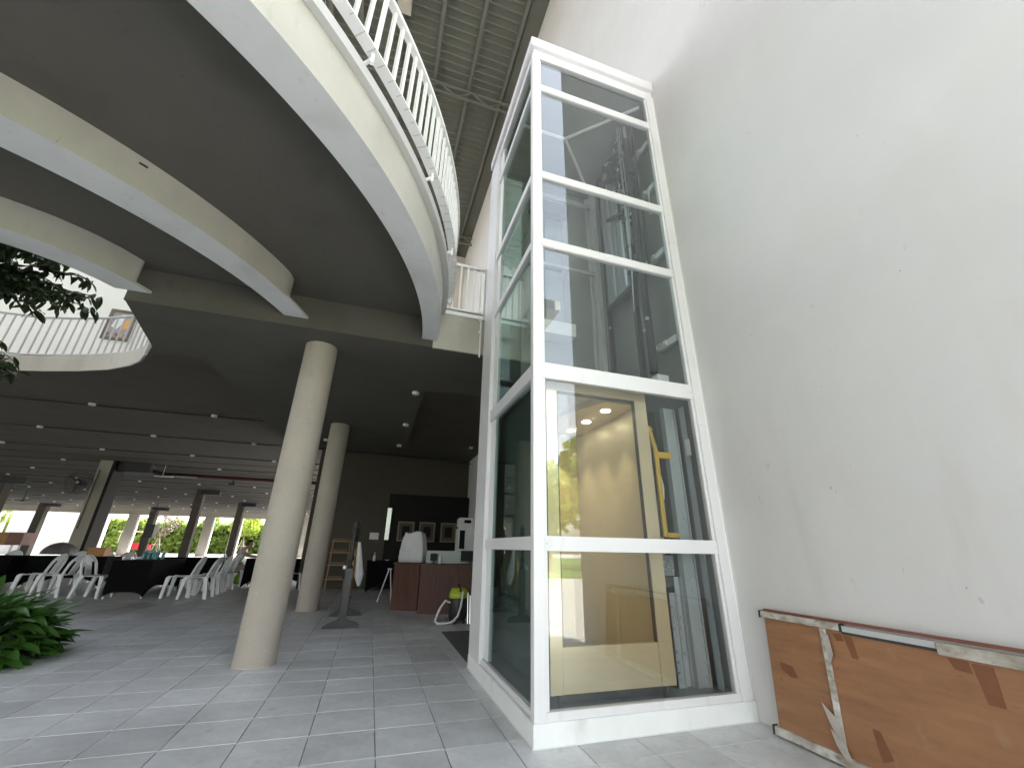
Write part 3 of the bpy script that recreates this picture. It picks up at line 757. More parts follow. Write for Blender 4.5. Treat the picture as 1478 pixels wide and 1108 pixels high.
MB().tube([(1.53,.33,2.70),(1.53,.30,2.62)], .02, 8).build('junction_gland', M['bolt'], ls)
MB().tube([(1.64,.20,5.35),(1.60,.19,5.2),(1.60,.21,5.0),(1.64,.24,4.93),(1.66,.3,5.0)], .007, 6).build('cable_loop', M['white'], ls, smooth=True)
# lower running gear (right of the car)
ch = MB().box(1.495,1.60,.300,.308,.136,2.44).box(1.480,1.4945,.285,.345,.136,2.44).box(1.6005,1.613,.285,.345,.136,2.44)
ch.build('main_channel', M['steell'], ls)
MB().box(1.614,1.70,.40,.41,.136,2.44).build('backing_strip', M['steeld'], ls)
MB().box(1.640,1.652,.20,.26,.136,2.44).build('edge_strip', M['steell'], ls)
MB().box(1.375,1.478,.43,.445,1.06,2.44).build('brake_strip', M['black'], ls)
MB().box(1.235,1.30,.40,.41,1.1,2.44).build('cover_strip', M['steeld'], ls)
MB().box(1.345,1.40,.34,.35,.136,.80).box(1.401,1.41,.33,.40,.136,.80).build('lower_channel', M['steell'], ls)
MB().box(1.425,1.470,.36,.37,.136,.92).box(1.4705,1.478,.33,.42,.136,.92).build('lower_channel', M['steell'], ls)
MB().box(1.412,1.424,.345,.36,.52,.80).build('slot_strip', M['black'], ls)
MB().box(1.30,1.46,.38,.41,.93,1.09).build('gear_plate', M['steel'], ls, bevel=.003)
MB().box(1.32,1.44,.375,.379,.84,.925).build('gear_plate', M['steeld'], ls)
MB().bar((1.24,.36,.80),(1.52,.40,.78),.03,.02).build('cross_bar', M['steeld'], ls)
for (x, y, z) in [(1.345,.37,1.04),(1.38,.37,1.0),(1.41,.37,1.05),(1.35,.37,.98),(1.425,.37,.97),(1.33,.37,.955),(1.355,.333,.70),(1.355,.333,.62),(1.355,.333,.54),(1.355,.333,.38),(1.355,.333,.31),(1.355,.333,.24),
                  (1.45,.358,.62),(1.45,.358,.55),(1.45,.358,.47),(1.45,.358,.36),(1.55,.298,.90),(1.55,.298,.82),(1.585,.298,.55),(1.585,.298,.42),(1.585,.298,.30),(1.585,.298,.21),(1.56,.298,1.9),(1.565,.298,1.4),(1.42,.428,2.25),(1.42,.428,2.05),(1.43,.428,1.62),(1.43,.428,1.28)]:
    MB().tube([(x,y-.012,z),(x,y,z)], .009, 6).build('bolt', M['bolt'], ls)
MB().box(1.60,1.612,.14,.19,1.95,2.10).build('rail_clip', M['white'], ls)

# ---- lift car
lc = thing('lift_car', 'champagne gold lift car with a lit interior at the bottom of the glass shaft', 'lift car', (.68, .8, .2))
X0, X1, Y0, Y1, CZ0, CZ1 = .18, 1.182, .15, 1.58, .215, 2.50
MB().box(X0, .275, Y0, Y0+.05, CZ0, CZ1-.09).build('front_frame', M['gold'], lc, bevel=.002)
MB().box(1.058, X1, Y0, Y0+.05, CZ0, CZ1-.09).build('front_frame', M['gold'], lc, bevel=.002)
MB().box(X0, X1, Y0, Y0+.05, CZ1-.089, CZ1).build('header', M['gold'], lc, bevel=.002)
MB().box(.276, 1.057, Y0+.006, Y0+.046, CZ0, .488).build('lower_panel', M['gold'], lc, bevel=.002)
MB().box(.276, .284, Y0+.004, Y0+.04, .489, CZ1-.10).box(1.049, 1.057, Y0+.004, Y0+.04, .489, CZ1-.10).box(.285, 1.048, Y0+.004, Y0+.04, CZ1-.105, CZ1-.097).build('window_gasket', M['steeld'], lc)
MB().box(.285, 1.048, Y0+.018, Y0+.026, .489, CZ1-.106).build('window', M['glassc'], lc)
MB().box(X0, X0+.03, Y0+.051, Y1, CZ0, CZ1).build('side_panel', [M['cabdark']], lc)
MB().box(X0+.031, X0+.036, Y0+.051, Y1-.03, CZ0+.06, CZ1-.06).build('inner_lining', M['cabin'], lc)
MB().box(X1-.03, X1, Y0+.051, Y1, CZ0, CZ1).build('side_panel', M['steeld'], lc)
MB().box(X1-.036, X1-.031, Y0+.051, Y1-.03, CZ0+.06, CZ1-.06).build('inner_lining', M['cabin'], lc)
MB().box(X0+.037, X1-.037, Y1-.04, Y1-.03, CZ0+.06, CZ1-.06).build('rear_wall', M['cabin'], lc)
MB().box(X0+.12, X0+.20, Y1-.055, Y1-.041, CZ0+.06, 2.1).build('door_jamb', M['shaftback'], lc)
MB().box(X0+.037, X1-.037, Y0+.051, Y1-.041, CZ0, CZ0+.06).build('car_floor', M['cabfloor'], lc)
MB().box(X0+.037, X1-.037, Y0+.051, Y1-.041, CZ1-.06, CZ1-.02).build('car_ceiling', M['white'], lc)
# curved drop ceiling on the right with downlights
dc = [(1.145, .22), (.84, .22)]
for i in range(13):
    t_ = i/12; dc.append((.80-.20*math.sin(PI*t_)*.9 - .02*t_, .22+1.2*t_))
dc += [(1.145, 1.42)]
dc[1] = (.80, .22)
V = [(x, y, CZ1-.11) for x, y in dc]+[(x, y, CZ1-.061) for x, y in dc]; n = len(dc)
MB().add(V, [tuple(range(n)), tuple(range(2*n-1,n-1,-1))]+[(i,(i+1)%n,n+(i+1)%n,n+i) for i in range(n)]).build('curved_ceiling_tray', M['gold'], lc)
for (x, y) in ((.93, .45), (.93, .85), (.93, 1.22)):
    d_ = MB().lathe([(.001,0),(.045,0),(.045,.004),(.001,.004)], (x, y, CZ1-.115), 20).build('downlight', M['lamp'], lc)
    L = bpy.data.lights.new('downlight_lamp', 'SPOT'); L.energy = 5; L.spot_size = R(75); L.spot_blend = .7; L.color = (1, .86, .58); L.shadow_soft_size = .03
    lo = bpy.data.objects.new('downlight_lamp', L); COL.objects.link(lo); lo.location = Vector((x+.02, y, CZ1-.125)); lo.rotation_euler = (R(8), R(8), 0)
MB().tube([(X0+.06,.35,1.12),(X0+.06,1.3,1.12)], .015, 8).build('handrail', M['bolt'], lc)
MB().box(X0-.01, X1+.02, Y0+.02, Y0+.07, CZ1+.001, CZ1+.012).build('header_trim', M['gold'], lc)
MB().box(X0+.02, X1-.02, Y0+.2, Y1-.05, CZ1+.001, CZ1+.07).build('car_top', M['steeld'], lc)
MB().box(X0+.05, X1+.28, .60, .68, CZ1+.071, CZ1+.18).build('crosshead', M['steeld'], lc)
MB().box(X1+.0005, X1+.055, .28, .50, .3, 2.52).build('car_sling', M['steeld'], lc)
MB().box(X0+.1, X1-.06, Y0+.04, Y1-.1, .165, .214).build('apron', M['steeld'], lc)
MB().box(.245,.265,.16,.20,.136,.214).build('buffer', M['steeld'], lc); MB().box(1.09,1.11,.16,.20,.136,.214).build('buffer', M['steeld'], lc)
MB().tube([(1.27,.27,2.22),(1.335,.29,2.0)], .022, 6).tube([(1.335,.29,2.0),(1.345,.30,1.24)], .025, 6).box(1.35,1.49,.27,.31,1.93,1.985).box(1.35,1.47,.27,.31,1.235,1.275).tube([(1.30,.29,1.235),(1.30,.30,1.10)], .018, 6).build('yellow_sling_arm', M['yellow'], lc)
MB().tube([(1.36,.30,1.80),(1.40,.32,1.66),(1.38,.31,1.56)], .008, 6).build('control_cable', M['white'], lc)

# ================================================================== LEANING PANEL
lp = thing('leaning_panel', 'brown plywood table panel with taped patches leaning on the white wall', 'panel', (1.68, -1, 0))
def lpx(z): return 1.655+.055*z/.74      # plane leans against the wall
YA, YB = -.245, -1.93
def slab_lean(name, y0, y1, z0, z1, dx0, dx1, m, bevel=0.):
    V = []
    for y in (y0, y1):
        for z in (z0, z1):
            V += [(lpx(z)+dx0, y, z), (lpx(z)+dx1, y, z)]
    # order: y0z0a,y0z0b,y0z1a,y0z1b,y1...
    F = [(0,1,3,2),(4,6,7,5),(0,4,5,1),(2,3,7,6),(0,2,6,4),(1,5,7,3)]
    return MB().add(V, F).build(name, m, lp, bevel=bevel)
slab_lean('plywood_face', YA-.005, YB, .05, .70, -.010, .0, M['ply'])
slab_lean('top_rail', YA+.012, -.80, .694, .732, -.030, .004, M['battens'], .003)
slab_lean('top_rail', -.805, -1.27, .692, .722, -.020, .004, M['raildull'], .002)
slab_lean('top_rail', -1.275, YB, .668, .722, -.028, .004, M['battens'], .003)
slab_lean('painted_shadow_strip', -.80, -1.27, .678, .6915, -.016, -.0105, M['steeld'])  # dark strip painting the shadow below the middle rail
slab_lean('rear_edge', YA+.0, YB, .733, .748, -.010, .012, M['redbrown'], .002)
slab_lean('bottom_rail', YA+.02, YB, .012, .058, -.030, .004, M['battens'], .004)
slab_lean('cross_batten', -.665, -.700, .06, .692, -.026, -.011, M['battens'], .003)
slab_lean('cross_batten', -1.60, -1.66, .06, .667, -.026, -.011, M['battens'], .003)
slab_lean('end_cap', YA+.023, YA+.013, .69, .735, -.032, .006, M['black'])
slab_lean('end_cap', YA+.031, YA+.021, .010, .062, -.032, .006, M['black'])
slab_lean('end_cap', -.800, -.806, .69, .733, -.033, .006, M['black'])
def patch(poly, m, name='tape_patch', d=-.0115):
    n = len(poly); V = [(lpx(z)+d, y, z) for y, z in poly]+[(lpx(z)+d+.001, y, z) for y, z in poly]
    MB().add(V, [tuple(range(n)), tuple(range(2*n-1,n-1,-1))]+[(i,(i+1)%n,n+(i+1)%n,n+i) for i in range(n)]).build(name, m, lp)
patch([(-.33,.44),(-.42,.43),(-.45,.37),(-.40,.365),(-.33,.40)], M['tape'])
patch([(-.735,.675),(-.79,.675),(-.80,.64),(-.755,.635)], M['tape'])
patch([(-.80,.672),(-.85,.672),(-.865,.56),(-.83,.56)], M['tape'])
patch([(-1.30,.66),(-1.38,.66),(-1.385,.61),(-1.32,.615)], M['tape'])
patch([(-1.39,.655),(-1.47,.655),(-1.47,.50),(-1.41,.50)], M['tape'])
patch([(-.86,.24),(-.90,.24),(-.94,.13),(-.88,.10)], M['tape'])
patch([(-.60,.29),(-.68,.23),(-.70,.15),(-.665,.14),(-.63,.2)], M['film'], 'torn_film', -.030)
patch([(-.63,.17),(-.70,.12),(-.73,.05),(-.69,.05),(-.65,.1)], M['film'], 'torn_film', -.031)
patch([(-.665,.69),(-.72,.66),(-.73,.56),(-.70,.50),(-.69,.6)], M['film'], 'torn_film', -.029)

# ================================================================== COLUMNS
def round_column(x, y, z1, label):
    t = thing('round_column', label, 'column', (x, y, 0), 'round cream columns by the walkway')
    MB().lathe([(.193,0),(.195,.01),(.195,z1-.003)], (x, y, 0), 48).build('shaft', M['column'], t, smooth=True)
    MB().lathe([(.1955,0),(.1975,.001),(.1975,.012),(.1955,.013)], (x, y, 0), 48).build('foot_seal', M['fascia'], t)
    return t
c1 = round_column(-2.05, 2.50, 3.555, 'nearer round cream column holding up the dark ceiling')
round_column(-2.06, 6.42, 3.555, 'farther round cream column behind the front one')
dk = []
DK = [(-10.40, 24.5, .36, 'dark square column in the middle of the hall'), (-10.35, 32.3, .40, 'dark square column farther back in the line'), (-18.8, 40.5, .45, 'dark column before the far garden opening'),
      (-26.2, 40.6, .50, 'brown column before the far white wall'), (-18.3, 23.6, .5, 'dark column at the left edge of the hall')]
for x, y, wd, lb in DK:
    t = thing('square_column', lb, 'column', (x, y, 0), 'dark columns of the dining hall')
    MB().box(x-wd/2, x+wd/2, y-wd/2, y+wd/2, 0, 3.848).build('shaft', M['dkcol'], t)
    MB().box(x+.05, x+.95, y-.3, y+.1, 3.60, 3.84).build('duct_stub', M['black'], t)
t = thing('square_pillar', 'broad pillar with a cream side and a dark side carrying a wall fan', 'pillar', (-10.9, 16, 0))
MB().box(-10.80, -10.40, 15.70, 16.35, 0, 3.848).build('shaft', M['pier'], t)
MB().box(-10.398, -10.30, 15.66, 16.35, 0, 3.848).build('dark_cladding', M['dkwood'], t)
MB().box(-10.72, -10.698, 15.66, 15.70, 1.5, 3.5).build('cable_trunking', M['bark'], t)
t = thing('air_duct', 'black air duct under the hall ceiling beside the broad pillar', 'duct', (-9.9, 16, 3.6))
MB().box(-10.30, -9.3, 15.8, 16.3, 3.50, 3.84).build('duct_body', M['black'], t, bevel=.02)
MB().tube([(-9.3,16.1,3.6),(-8.8,16.3,3.5),(-8.3,17.3,3.62)], .07, 8).build('flex_duct', M['black'], t)

# ================================================================== HALL CEILING FITTINGS
def make_light(x, y, z, label, r=.055):
    t = thing('ceiling_light', label, 'ceiling light', (x, y, z), 'surface downlights on the dark hall ceiling')
    MB().lathe([(.001,-.05),(r*.8,-.05),(r,-.042),(r,0),(.001,0)], (x, y, z), 16).build('housing', M['white'], t, smooth=True)
    MB().lathe([(.001,-.053),(r*.72,-.053),(r*.72,-.0505),(.001,-.0505)], (x, y, z), 16).build('diffuser', M['raildull'], t)
    return t
l0 = make_light(-.705, 3.76, 3.554, 'ceiling light nearest the lift, right of the front column top', .06)
copy_thing(l0, (-.715, 5.80, 3.554), label='second ceiling light behind the one nearest the lift')
copy_thing(l0, (-.73, 7.83, 3.554), label='third ceiling light in the line going back from the lift')
copy_thing(l0, (-2.48, 7.90, 3.554), label='ceiling light seen between the two round columns')
copy_thing(l0, (1.32, 8.62, 3.849), label='ceiling light showing at the edge of the lift frame')
ORD = ['', 'first', 'second', 'third', 'fourth', 'fifth', 'sixth', 'seventh', 'eighth', 'ninth', 'tenth', 'eleventh', 'twelfth', 'thirteenth', 'fourteenth', 'fifteenth']
first = copy_thing(l0, (-4.90, 7.73, 3.849), label='ceiling light on the front row nearest the front round column')
copy_thing(l0, (-7.16, 7.72, 3.849), label='ceiling light on the front row below the curved void edge')
for r_, yy in enumerate(rows):
    for c_ in range(10):
        x = -4.72-2.45*c_
        if r_ == 0 and c_ < 2: continue
        if r_ == 0 and c_ > 3: continue
        copy_thing(l0, (x, yy+.05, 3.849), label='ceiling light in the %s row back, %s leftward from the columns' % (ORD[r_+1], ORD[c_+1]))
for r_, yy in enumerate(rows[2:9]):
    for k_, x in enumerate((-2.3, .1)): copy_thing(l0, (x, yy+.05, 3.849), label='ceiling light behind the %s, %s row back' % (('far round column', 'lift corner')[k_], ORD[r_+3]))
sp = thing('sprinkler_pipe', 'dark red sprinkler pipe crossing under the hall ceiling', 'pipe', (-7, 17.6, 3.7))
MB().tube([(-9.6,17.45,3.70),(1.2,17.6,3.70)], .075, 10).build('main_pipe', M['pipered'], sp, smooth=True)
for x in (-7.0, -4.1): MB().tube([(x,17.5,3.62),(x,17.5,3.48)], .03, 6).box(x-.12,x+.12,17.38,17.62,3.40,3.478).build('sprinkler_head', M['black'], sp)
tr = thing('track_light', 'slim pale track light strip under the hall ceiling', 'lamp', (-8.6, 16.3, 3.5))
MB().box(-9.15,-8.55,15.9,15.96,3.40,3.44).build('strip', M['railw'], tr); MB().tube([(-8.9,15.93,3.44),(-8.9,15.93,3.83)], .01, 5).build('hanger', M['railw'], tr)
cd = thing('conduit', 'thin grey conduit crossing the dark ceiling behind the far column', 'conduit', (-1, 10, 3.6))
MB().tube([(-2.6,9.3,3.60),(1.6,9.9,3.60)], .018, 6).build('tube', M['steeld'], cd)
# ceiling fans
def ceil_fan(x, y, label):
    t = thing('ceiling_fan', label, 'ceiling fan', (x, y, 3.85), 'dark ceiling fans over the dining hall')
    MB().tube([(x,y,3.848),(x,y,3.35)], .02, 6).build('downrod', M['black'], t)
    MB().lathe([(.02,3.24),(.12,3.27),(.12,3.33),(.03,3.36)], (x,y,0), 14).build('motor', M['black'], t)
    for k_ in range(3):
        a = 2*PI*k_/3+x
        MB().bar((x+.12*math.cos(a), y+.12*math.sin(a), 3.30), (x+.75*math.cos(a), y+.75*math.sin(a), 3.29), .13, .012).build('blade', M['black'], t)
ceil_fan(-21.5, 30.5, 'ceiling fan over the left tables of the hall')
ceil_fan(-12.6, 30.0, 'ceiling fan between the middle dark columns'); ceil_fan(-16.5, 35, 'ceiling fan before the garden openings')
wf = thing('wall_fan', 'round black wall fan mounted on the broad pillar', 'fan', (-10.95, 15.3, 3.0))
c = Vector((-10.95, 15.28, 2.98))
cg = MB()
for r_ in (.38, .30, .2, .1):
    cg.tube([(c.x+r_*math.cos(2*PI*i/20), c.y+(.05 if r_ < .38 else 0)*-1, c.z+r_*math.sin(2*PI*i/20)) for i in range(21)], .008, 4)
for i in range(16): cg.tube([(c.x+.04*math.cos(2*PI*i/16), c.y-.06, c.z+.04*math.sin(2*PI*i/16)), (c.x+.38*math.cos(2*PI*i/16), c.y, c.z+.38*math.sin(2*PI*i/16))], .005, 4)
cg.build('cage', M['black'], wf)
MB().tube([(c.x,c.y,c.z),(c.x,c.y+.25,c.z)], .09, 12).tube([(c.x,c.y+.25,c.z),(c.x,c.y+.42,c.z)], .04, 8).build('motor', M['black'], wf)
MB().tube([(c.x,c.y-.07,c.z),(c.x,c.y-.055,c.z)], .045, 12).build('hub_cap', M['white'], wf)
for k_ in range(3):
    a = 2*PI*k_/3+.4
    MB().bar((c.x, c.y-.0, c.z), (c.x+.33*math.cos(a), c.y, c.z+.33*math.sin(a)), .02, .14, up=(0,1,0)).build('blade', M['steeld'], wf)

# ================================================================== FAR FACADE
fc = thing('garden_facade', 'far cream facade of wide openings onto the garden', 'facade', (-10, 43.5, 0))
MB().box(-42, WX, 43.4, 43.7, 3.36, 3.848).build('header_beam', M['pier'], fc)
for x in (-21.2, -15.4, -13.1, -7.2, -1.5):
    MB().box(x-.55, x+.15, 43.35, 43.75, 0, 3.358).build('pier', M['pier'], fc)
    MB().box(x+.151, x+.23, 43.45, 43.65, 0, 3.35).build('lit_edge_strip', M['railw'], fc)  # white strip painting the sunlit edge of each pier
MB().box(-42, WX, 43.9, 44.6, 3.86, 4.0).build('sun_blocking_eave', M['pier'], fc)  # unseen, added behind the header to keep sun off the hall floor
t = thing('white_annex', 'bright white annex walls seen at the left of the hall', 'wall', (-30, 42, 0))
MB().box(-31.6,-24.6,46.6,46.8,-.1,5.6).build('bright_wall', M['wall_white'], t)
MB().box(-28.35,-28.2,43.8,46.59,-.1,5.6).build('return_wall', M['wall_white'], t)
MB().box(-44,-33.4,49,49.2,-.1,6).build('far_wall', M['wall_white'], t)
rw = thing('right_rear_wall', 'dim taupe wall behind the reception counter', 'wall', (0, 10.75, 0))
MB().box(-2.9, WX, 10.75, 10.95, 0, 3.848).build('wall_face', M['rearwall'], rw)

# ================================================================== RECEPTION AREA
ct = thing('reception_counter', 'dark red brown wooden reception counter with an angled end', 'counter', (0, 6, 0))
MB().prism([(-.59,6.20),(-.12,5.93),(-.10,6.35),(-.50,6.60)], .0, .80).build('angled_panel', M['wood'], ct, bevel=.004)
MB().prism([(-.135,5.60),(1.66,5.20),(1.70,5.72),(-.10,6.12)], .0, .80).build('front_panel', M['wood'], ct, bevel=.004)
MB().prism([(-.62,6.20),(-.13,5.905),(-.115,6.36),(-.52,6.62)], .801, .835).build('counter_top', M['wood'], ct, bevel=.003)
MB().prism([(-.155,5.57),(1.68,5.16),(1.70,5.74),(-.10,6.14)], .801, .830).build('counter_top', M['wood'], ct, bevel=.003)
MB().prism([(-.02,5.90),(1.64,5.56),(1.65,5.58),(-.01,5.92)], .831, 1.06).build('frosted_screen', M['frosted'], ct)
# cloth covered machine
cc = thing('covered_machine', 'machine under a white cloth on the end of the counter', 'covered machine', (-.25, 6.15, .84))
bm = bmesh.new(); bmesh.ops.create_grid(bm, x_segments=24, y_segments=24, size=1)
me = bpy.data.meshes.new('cloth')
for v in bm.verts:
    a, b = v.co.x, v.co.y; r_ = max(abs(a), abs(b)); s_ = .5
    if r_ <= s_:
        x = a/s_*.17; y = b/s_*.14; z = .56+.03*math.sin(a*6) - .05*max(0, a)
    else:
        k_ = (r_-s_)/(1-s_); ux, uy = a/r_, b/r_
        x = ux*(.15+.09*min(1, k_*1.3)+.006*math.sin(uy*7+k_*5)); y = uy*(.14+.06*min(1, k_*1.3)+.005*math.sin(ux*9+k_*6)); z = .56-.56*k_*(1 if k_ < 1 else 1)
        if k_ < .35: z = .56-.12*(k_/.35)**1.6
        else: z = .44-.44*((k_-.35)/.65)
    v.co = (x, y, max(z, .002))
bm.to_mesh(me); bm.free(); me.materials.append(M['whitecloth'])
for p in me.polygons: p.use_smooth = True
o = bpy.data.objects.new('cover_cloth', me); COL.objects.link(o); o.parent = cc; o.rotation_euler = (0,0,R(-20))
sd = o.modifiers.new('s', 'SOLIDIFY'); sd.thickness = .006
def screen(x, y, z, w_, h_, rz, label):
    t = thing('monitor', label, 'monitor', (x, y, z), rz=rz)
    a = MB().box(-w_/2, w_/2, -.012, .012, .05, .05+h_).build('screen', M['pane']); a.parent = t
    a = MB().box(-.02, .02, .013, .03, .0, .15).box(-.08,.08,-.05,.07,0,.008).build('stand', M['black']); a.parent = t
screen(.10, 5.70, .831, .13, .13, -.2, 'small dark monitor beside the cloth covered machine')
screen(.78, 5.50, .831, .38, .19, -.2, 'wide dark monitor on the counter near the lift')
bt = thing('water_bottle', 'small clear bottle between the monitors on the counter', 'bottle', (.22, 5.72, .831))
MB().lathe([(.025,0),(.028,.01),(.028,.10),(.012,.13),(.012,.16)], (.22,5.72,.831), 12).build('bottle_body', M['white'], bt, smooth=True)
# wall behind: cabinet, pictures, notice
cb = thing('dark_cabinet', 'tall black wall cabinet behind the counter', 'cabinet', (.6, 10.6, 0))
MB().box(-.72, WX-.01, 10.45, 10.745, 0.0, 2.62).build('carcass', M['dkwood'], cb)
for x in (-.35, .1, .55, 1.0, 1.4): MB().box(x, x+.42, 10.43, 10.449, 1.9, 2.58).build('door', M['dkwood'], cb)
for i, x in enumerate((-.15, .48, 1.13)):
    t = thing('picture_frame', ['pale framed picture behind the covered machine', 'pale framed picture in the middle of the dark cabinet', 'pale framed picture nearest the water dispenser'][i], 'picture', (x, 10.41, 1.55), 'three framed pictures on the dark cabinet')
    MB().box(x-.24,x+.24,10.40,10.425,1.79,1.83).box(x-.24,x+.24,10.40,10.425,1.27,1.31).box(x-.24,x-.20,10.40,10.425,1.311,1.789).box(x+.20,x+.24,10.40,10.425,1.311,1.789).build('frame', M['picframe'], t)
    MB().box(x-.199,x+.199,10.412,10.425,1.311,1.789).build('mat_board', M['rearwall'], t)
    MB().box(x-.11,x+.11,10.405,10.411,1.40,1.70).build('print', M['dkwood'], t)
nt_ = thing('notice', 'small pale notice on the dim wall left of the cabinet', 'notice', (-1.03, 10.74, 1.4))
MB().box(-1.16,-.90,10.735,10.749,1.31,1.50).build('sheet', M['white'], nt_)
mr_ = thing('mirror', 'narrow bright mirror strip at the edge of the dark cabinet', 'mirror', (-.64, 10.4, 1.3))
MB().box(-.74,-.62,10.40,10.425,1.3,2.2).build('glass', mat('mirror_glass', (.40,.42,.38), .25, metal=1.), mr_)
mr_.children[0].rotation_euler = (0, 0, 0)
wd_ = thing('water_dispenser', 'white tall coffee and water dispenser standing behind the counter', 'dispenser', (.95, 7.2, 0))
MB().box(.80,1.20,7.0,7.35,0,1.55).build('body', M['white'], wd_, bevel=.02); MB().box(.83,.95,6.985,6.999,1.1,1.5).build('door_glass', M['pane'], wd_)
MB().box(.80,1.18,7.0,7.3,1.551,1.78).build('top_box', M['white'], wd_, bevel=.03); MB().box(.92,1.08,6.985,6.999,1.66,1.73).build('display', M['pane'], wd_)
# small table and A-frame
tb = thing('side_table', 'small table under a black cloth by the dim wall', 'table', (-.72, 10.0, 0))
MB().box(-1.12,-.30,9.75,10.35,.72,.75).build('table_top', M['cloth'], tb)
V = []; 
MB().add([(-1.12,9.748,.72),(-.30,9.748,.72),(-.30,9.748,.12),(-.70,9.748,.22),(-1.08,9.748,.0)], [(0,1,2,3,4)]).add([(-1.121,9.748,.72),(-1.121,10.35,.72),(-1.121,10.35,.05),(-1.121,10.0,.2),(-1.121,9.76,.0)], [(0,1,2,3,4)]).build('cloth_skirt', M['cloth'], tb)
for x in (-1.05,-.37):
    for y in (9.8,10.3): MB().box(x-.015,x+.015,y-.015,y+.015,0,.719).build('leg', M['steeld'], tb)
bt = thing('sanitiser_bottle', 'clear pump bottle on the black clothed side table', 'bottle', (-.95, 9.9, .751))
MB().lathe([(.035,0),(.035,.12),(.012,.15),(.012,.20),(.03,.21),(.005,.22)], (-.95,9.9,.751), 10).build('bottle_body', M['white'], bt)
bt = thing('small_dish', 'small white dish on the side table beside the counter', 'dish', (-.60, 9.9, .751))
MB().lathe([(.03,0),(.07,.03),(.065,.03),(.03,.008)], (-.60,9.9,.751), 14).build('dish_body', M['white'], bt)
af = thing('folding_stand', 'thin white folding A-frame stand before the side table', 'stand', (-.65, 7.4, 0))
MB().tube([(-.80,7.54,0),(-.63,7.40,.66)], .012, 6).build('leg', M['railw'], af); MB().tube([(-.52,7.25,0),(-.60,7.40,.66)], .012, 6).build('leg', M['railw'], af); MB().tube([(-.66,7.40,.66),(-.57,7.40,.66)], .014, 6).build('top_bar', M['railw'], af)
# wooden shelf
sf = thing('wooden_shelf', 'low brown wooden ladder shelf against the far dim wall', 'shelf', (-1.9, 10.4, 0))
for x in (-2.12,-1.66):
    MB().bar((x,10.2,0),(x,10.62,1.3),.03,.04).build('side_rail', M['shelfwood'], sf)
for z, y in ((.25,10.36),(.6,10.46),(.92,10.56),(1.22,10.64)):
    MB().box(-2.16,-1.62,y-.12,y+.06,z,z+.025).build('shelf_board', M['shelfwood'], sf)
    MB().box(-2.08,-1.72,y-.10,y+.0,z+.026,z+.10).build('pot_row', M['bark'], sf)

# ornate black stand (gong frame)
gs = thing('ornate_stand', 'black ornamental wooden stand on arched feet with gilt band and cloth', 'stand', (-1.36, 5.0, 0))
for y in (4.40, 5.58):
    prof_ = [(-1.62,0),(-1.10,0),(-1.11,.045),(-1.17,.075),(-1.27,.10),(-1.31,.125),(-1.39,.125),(-1.44,.10),(-1.54,.065),(-1.61,.025)]
    V = [(x,y-.03,z) for x,z in prof_]+[(x,y+.03,z) for x,z in prof_]; n = len(prof_)
    MB().add(V, [tuple(range(n)), tuple(range(2*n-1,n-1,-1))]+[(i,(i+1)%n,n+(i+1)%n,n+i) for i in range(n)]).build('foot', M['lacquer'], gs)
    MB().box(-1.40,-1.30,y-.035,y+.035,.126,.80).build('lower_post', M['lacquer'], gs, bevel=.006)
    MB().lathe([(.045,.80),(.05,.82),(.028,.86),(.028,.90),(.045,.92),(.045,.95),(.025,1.0),(.03,1.2),(.025,1.27),(.04,1.30),(.03,1.34),(.045,1.37),(.03,1.41),(.04,1.45),(.008,1.52)], (-1.35,y,0), 14).build('turned_post', M['black'], gs, smooth=True)
MB().box(-1.375,-1.325,4.436,5.544,.28,.34).box(-1.37,-1.33,4.436,5.544,1.20,1.27).build('cross_rail', M['black'], gs, bevel=.004)
MB().box(-1.40,-1.37,4.50,4.60,1.271,1.34).box(-1.40,-1.30,4.7,5.3,1.271,1.30).build('carved_crest', M['black'], gs)
gd_ = MB(); 
gd_.tube([(-1.32,4.99+.40*math.cos(2*PI*i/24),.78+.40*math.sin(2*PI*i/24)) for i in range(25)], .025, 8); gd_.build('gilt_ring', M['brass'], gs)
MB().tube([(-1.345,4.99,.78),(-1.325,4.99,.78)], .37, 28).build('gong_disc', M['brass'], gs)
cl = []
for i in range(9):
    z = 1.18-.08*i; r_ = .03+.012*i if i < 7 else .11-.04*(i-6)
    cl.append((-1.27+.01*i, 4.62, z, r_))
MB().tube([(a, b, z) for a, b, z, r_ in cl], [max(.01, r_*.7) for a, b, z, r_ in cl], 8).build('hanging_cloth', M['whitecloth'], gs)
MB().lathe([(.02,0),(.035,.02),(.035,.05),(.02,.07)], (-1.42,4.40,.78), 12).build('knob', M['bolt'], gs)
MB().tube([(-1.22,4.60,.72),(-1.20,4.60,.66)], .035, 8).build('cloth_flower', mat('pink_patch', (.6,.22,.25), .8), gs)

# vacuum cleaner
vc = thing('vacuum_cleaner', 'black and lime green drum vacuum cleaner with a pale hose', 'vacuum', (.40, 4.5, 0))
MB().lathe([(.13,.05),(.15,.08),(.15,.33),(.14,.36)], (.40,4.55,0), 24).build('drum', M['black'], vc, smooth=True)
MB().lathe([(.155,.361),(.16,.38),(.155,.44),(.12,.50),(.02,.52)], (.40,4.55,0), 24).build('motor_head', M['lime'], vc, smooth=True)
MB().box(.385,.415,4.39,4.70,.46,.50).tube([(.40,4.43,.50),(.40,4.5,.56),(.40,4.6,.56),(.40,4.67,.50)], .014, 6).build('handle', M['black'], vc)
for a in (.6, 2.5, 4.1, 5.4): MB().tube([(.40+.13*math.cos(a)-.012,4.55+.13*math.sin(a),.03),(.40+.13*math.cos(a)+.012,4.55+.13*math.sin(a),.03)], .03, 10).build('wheel', M['black'], vc)
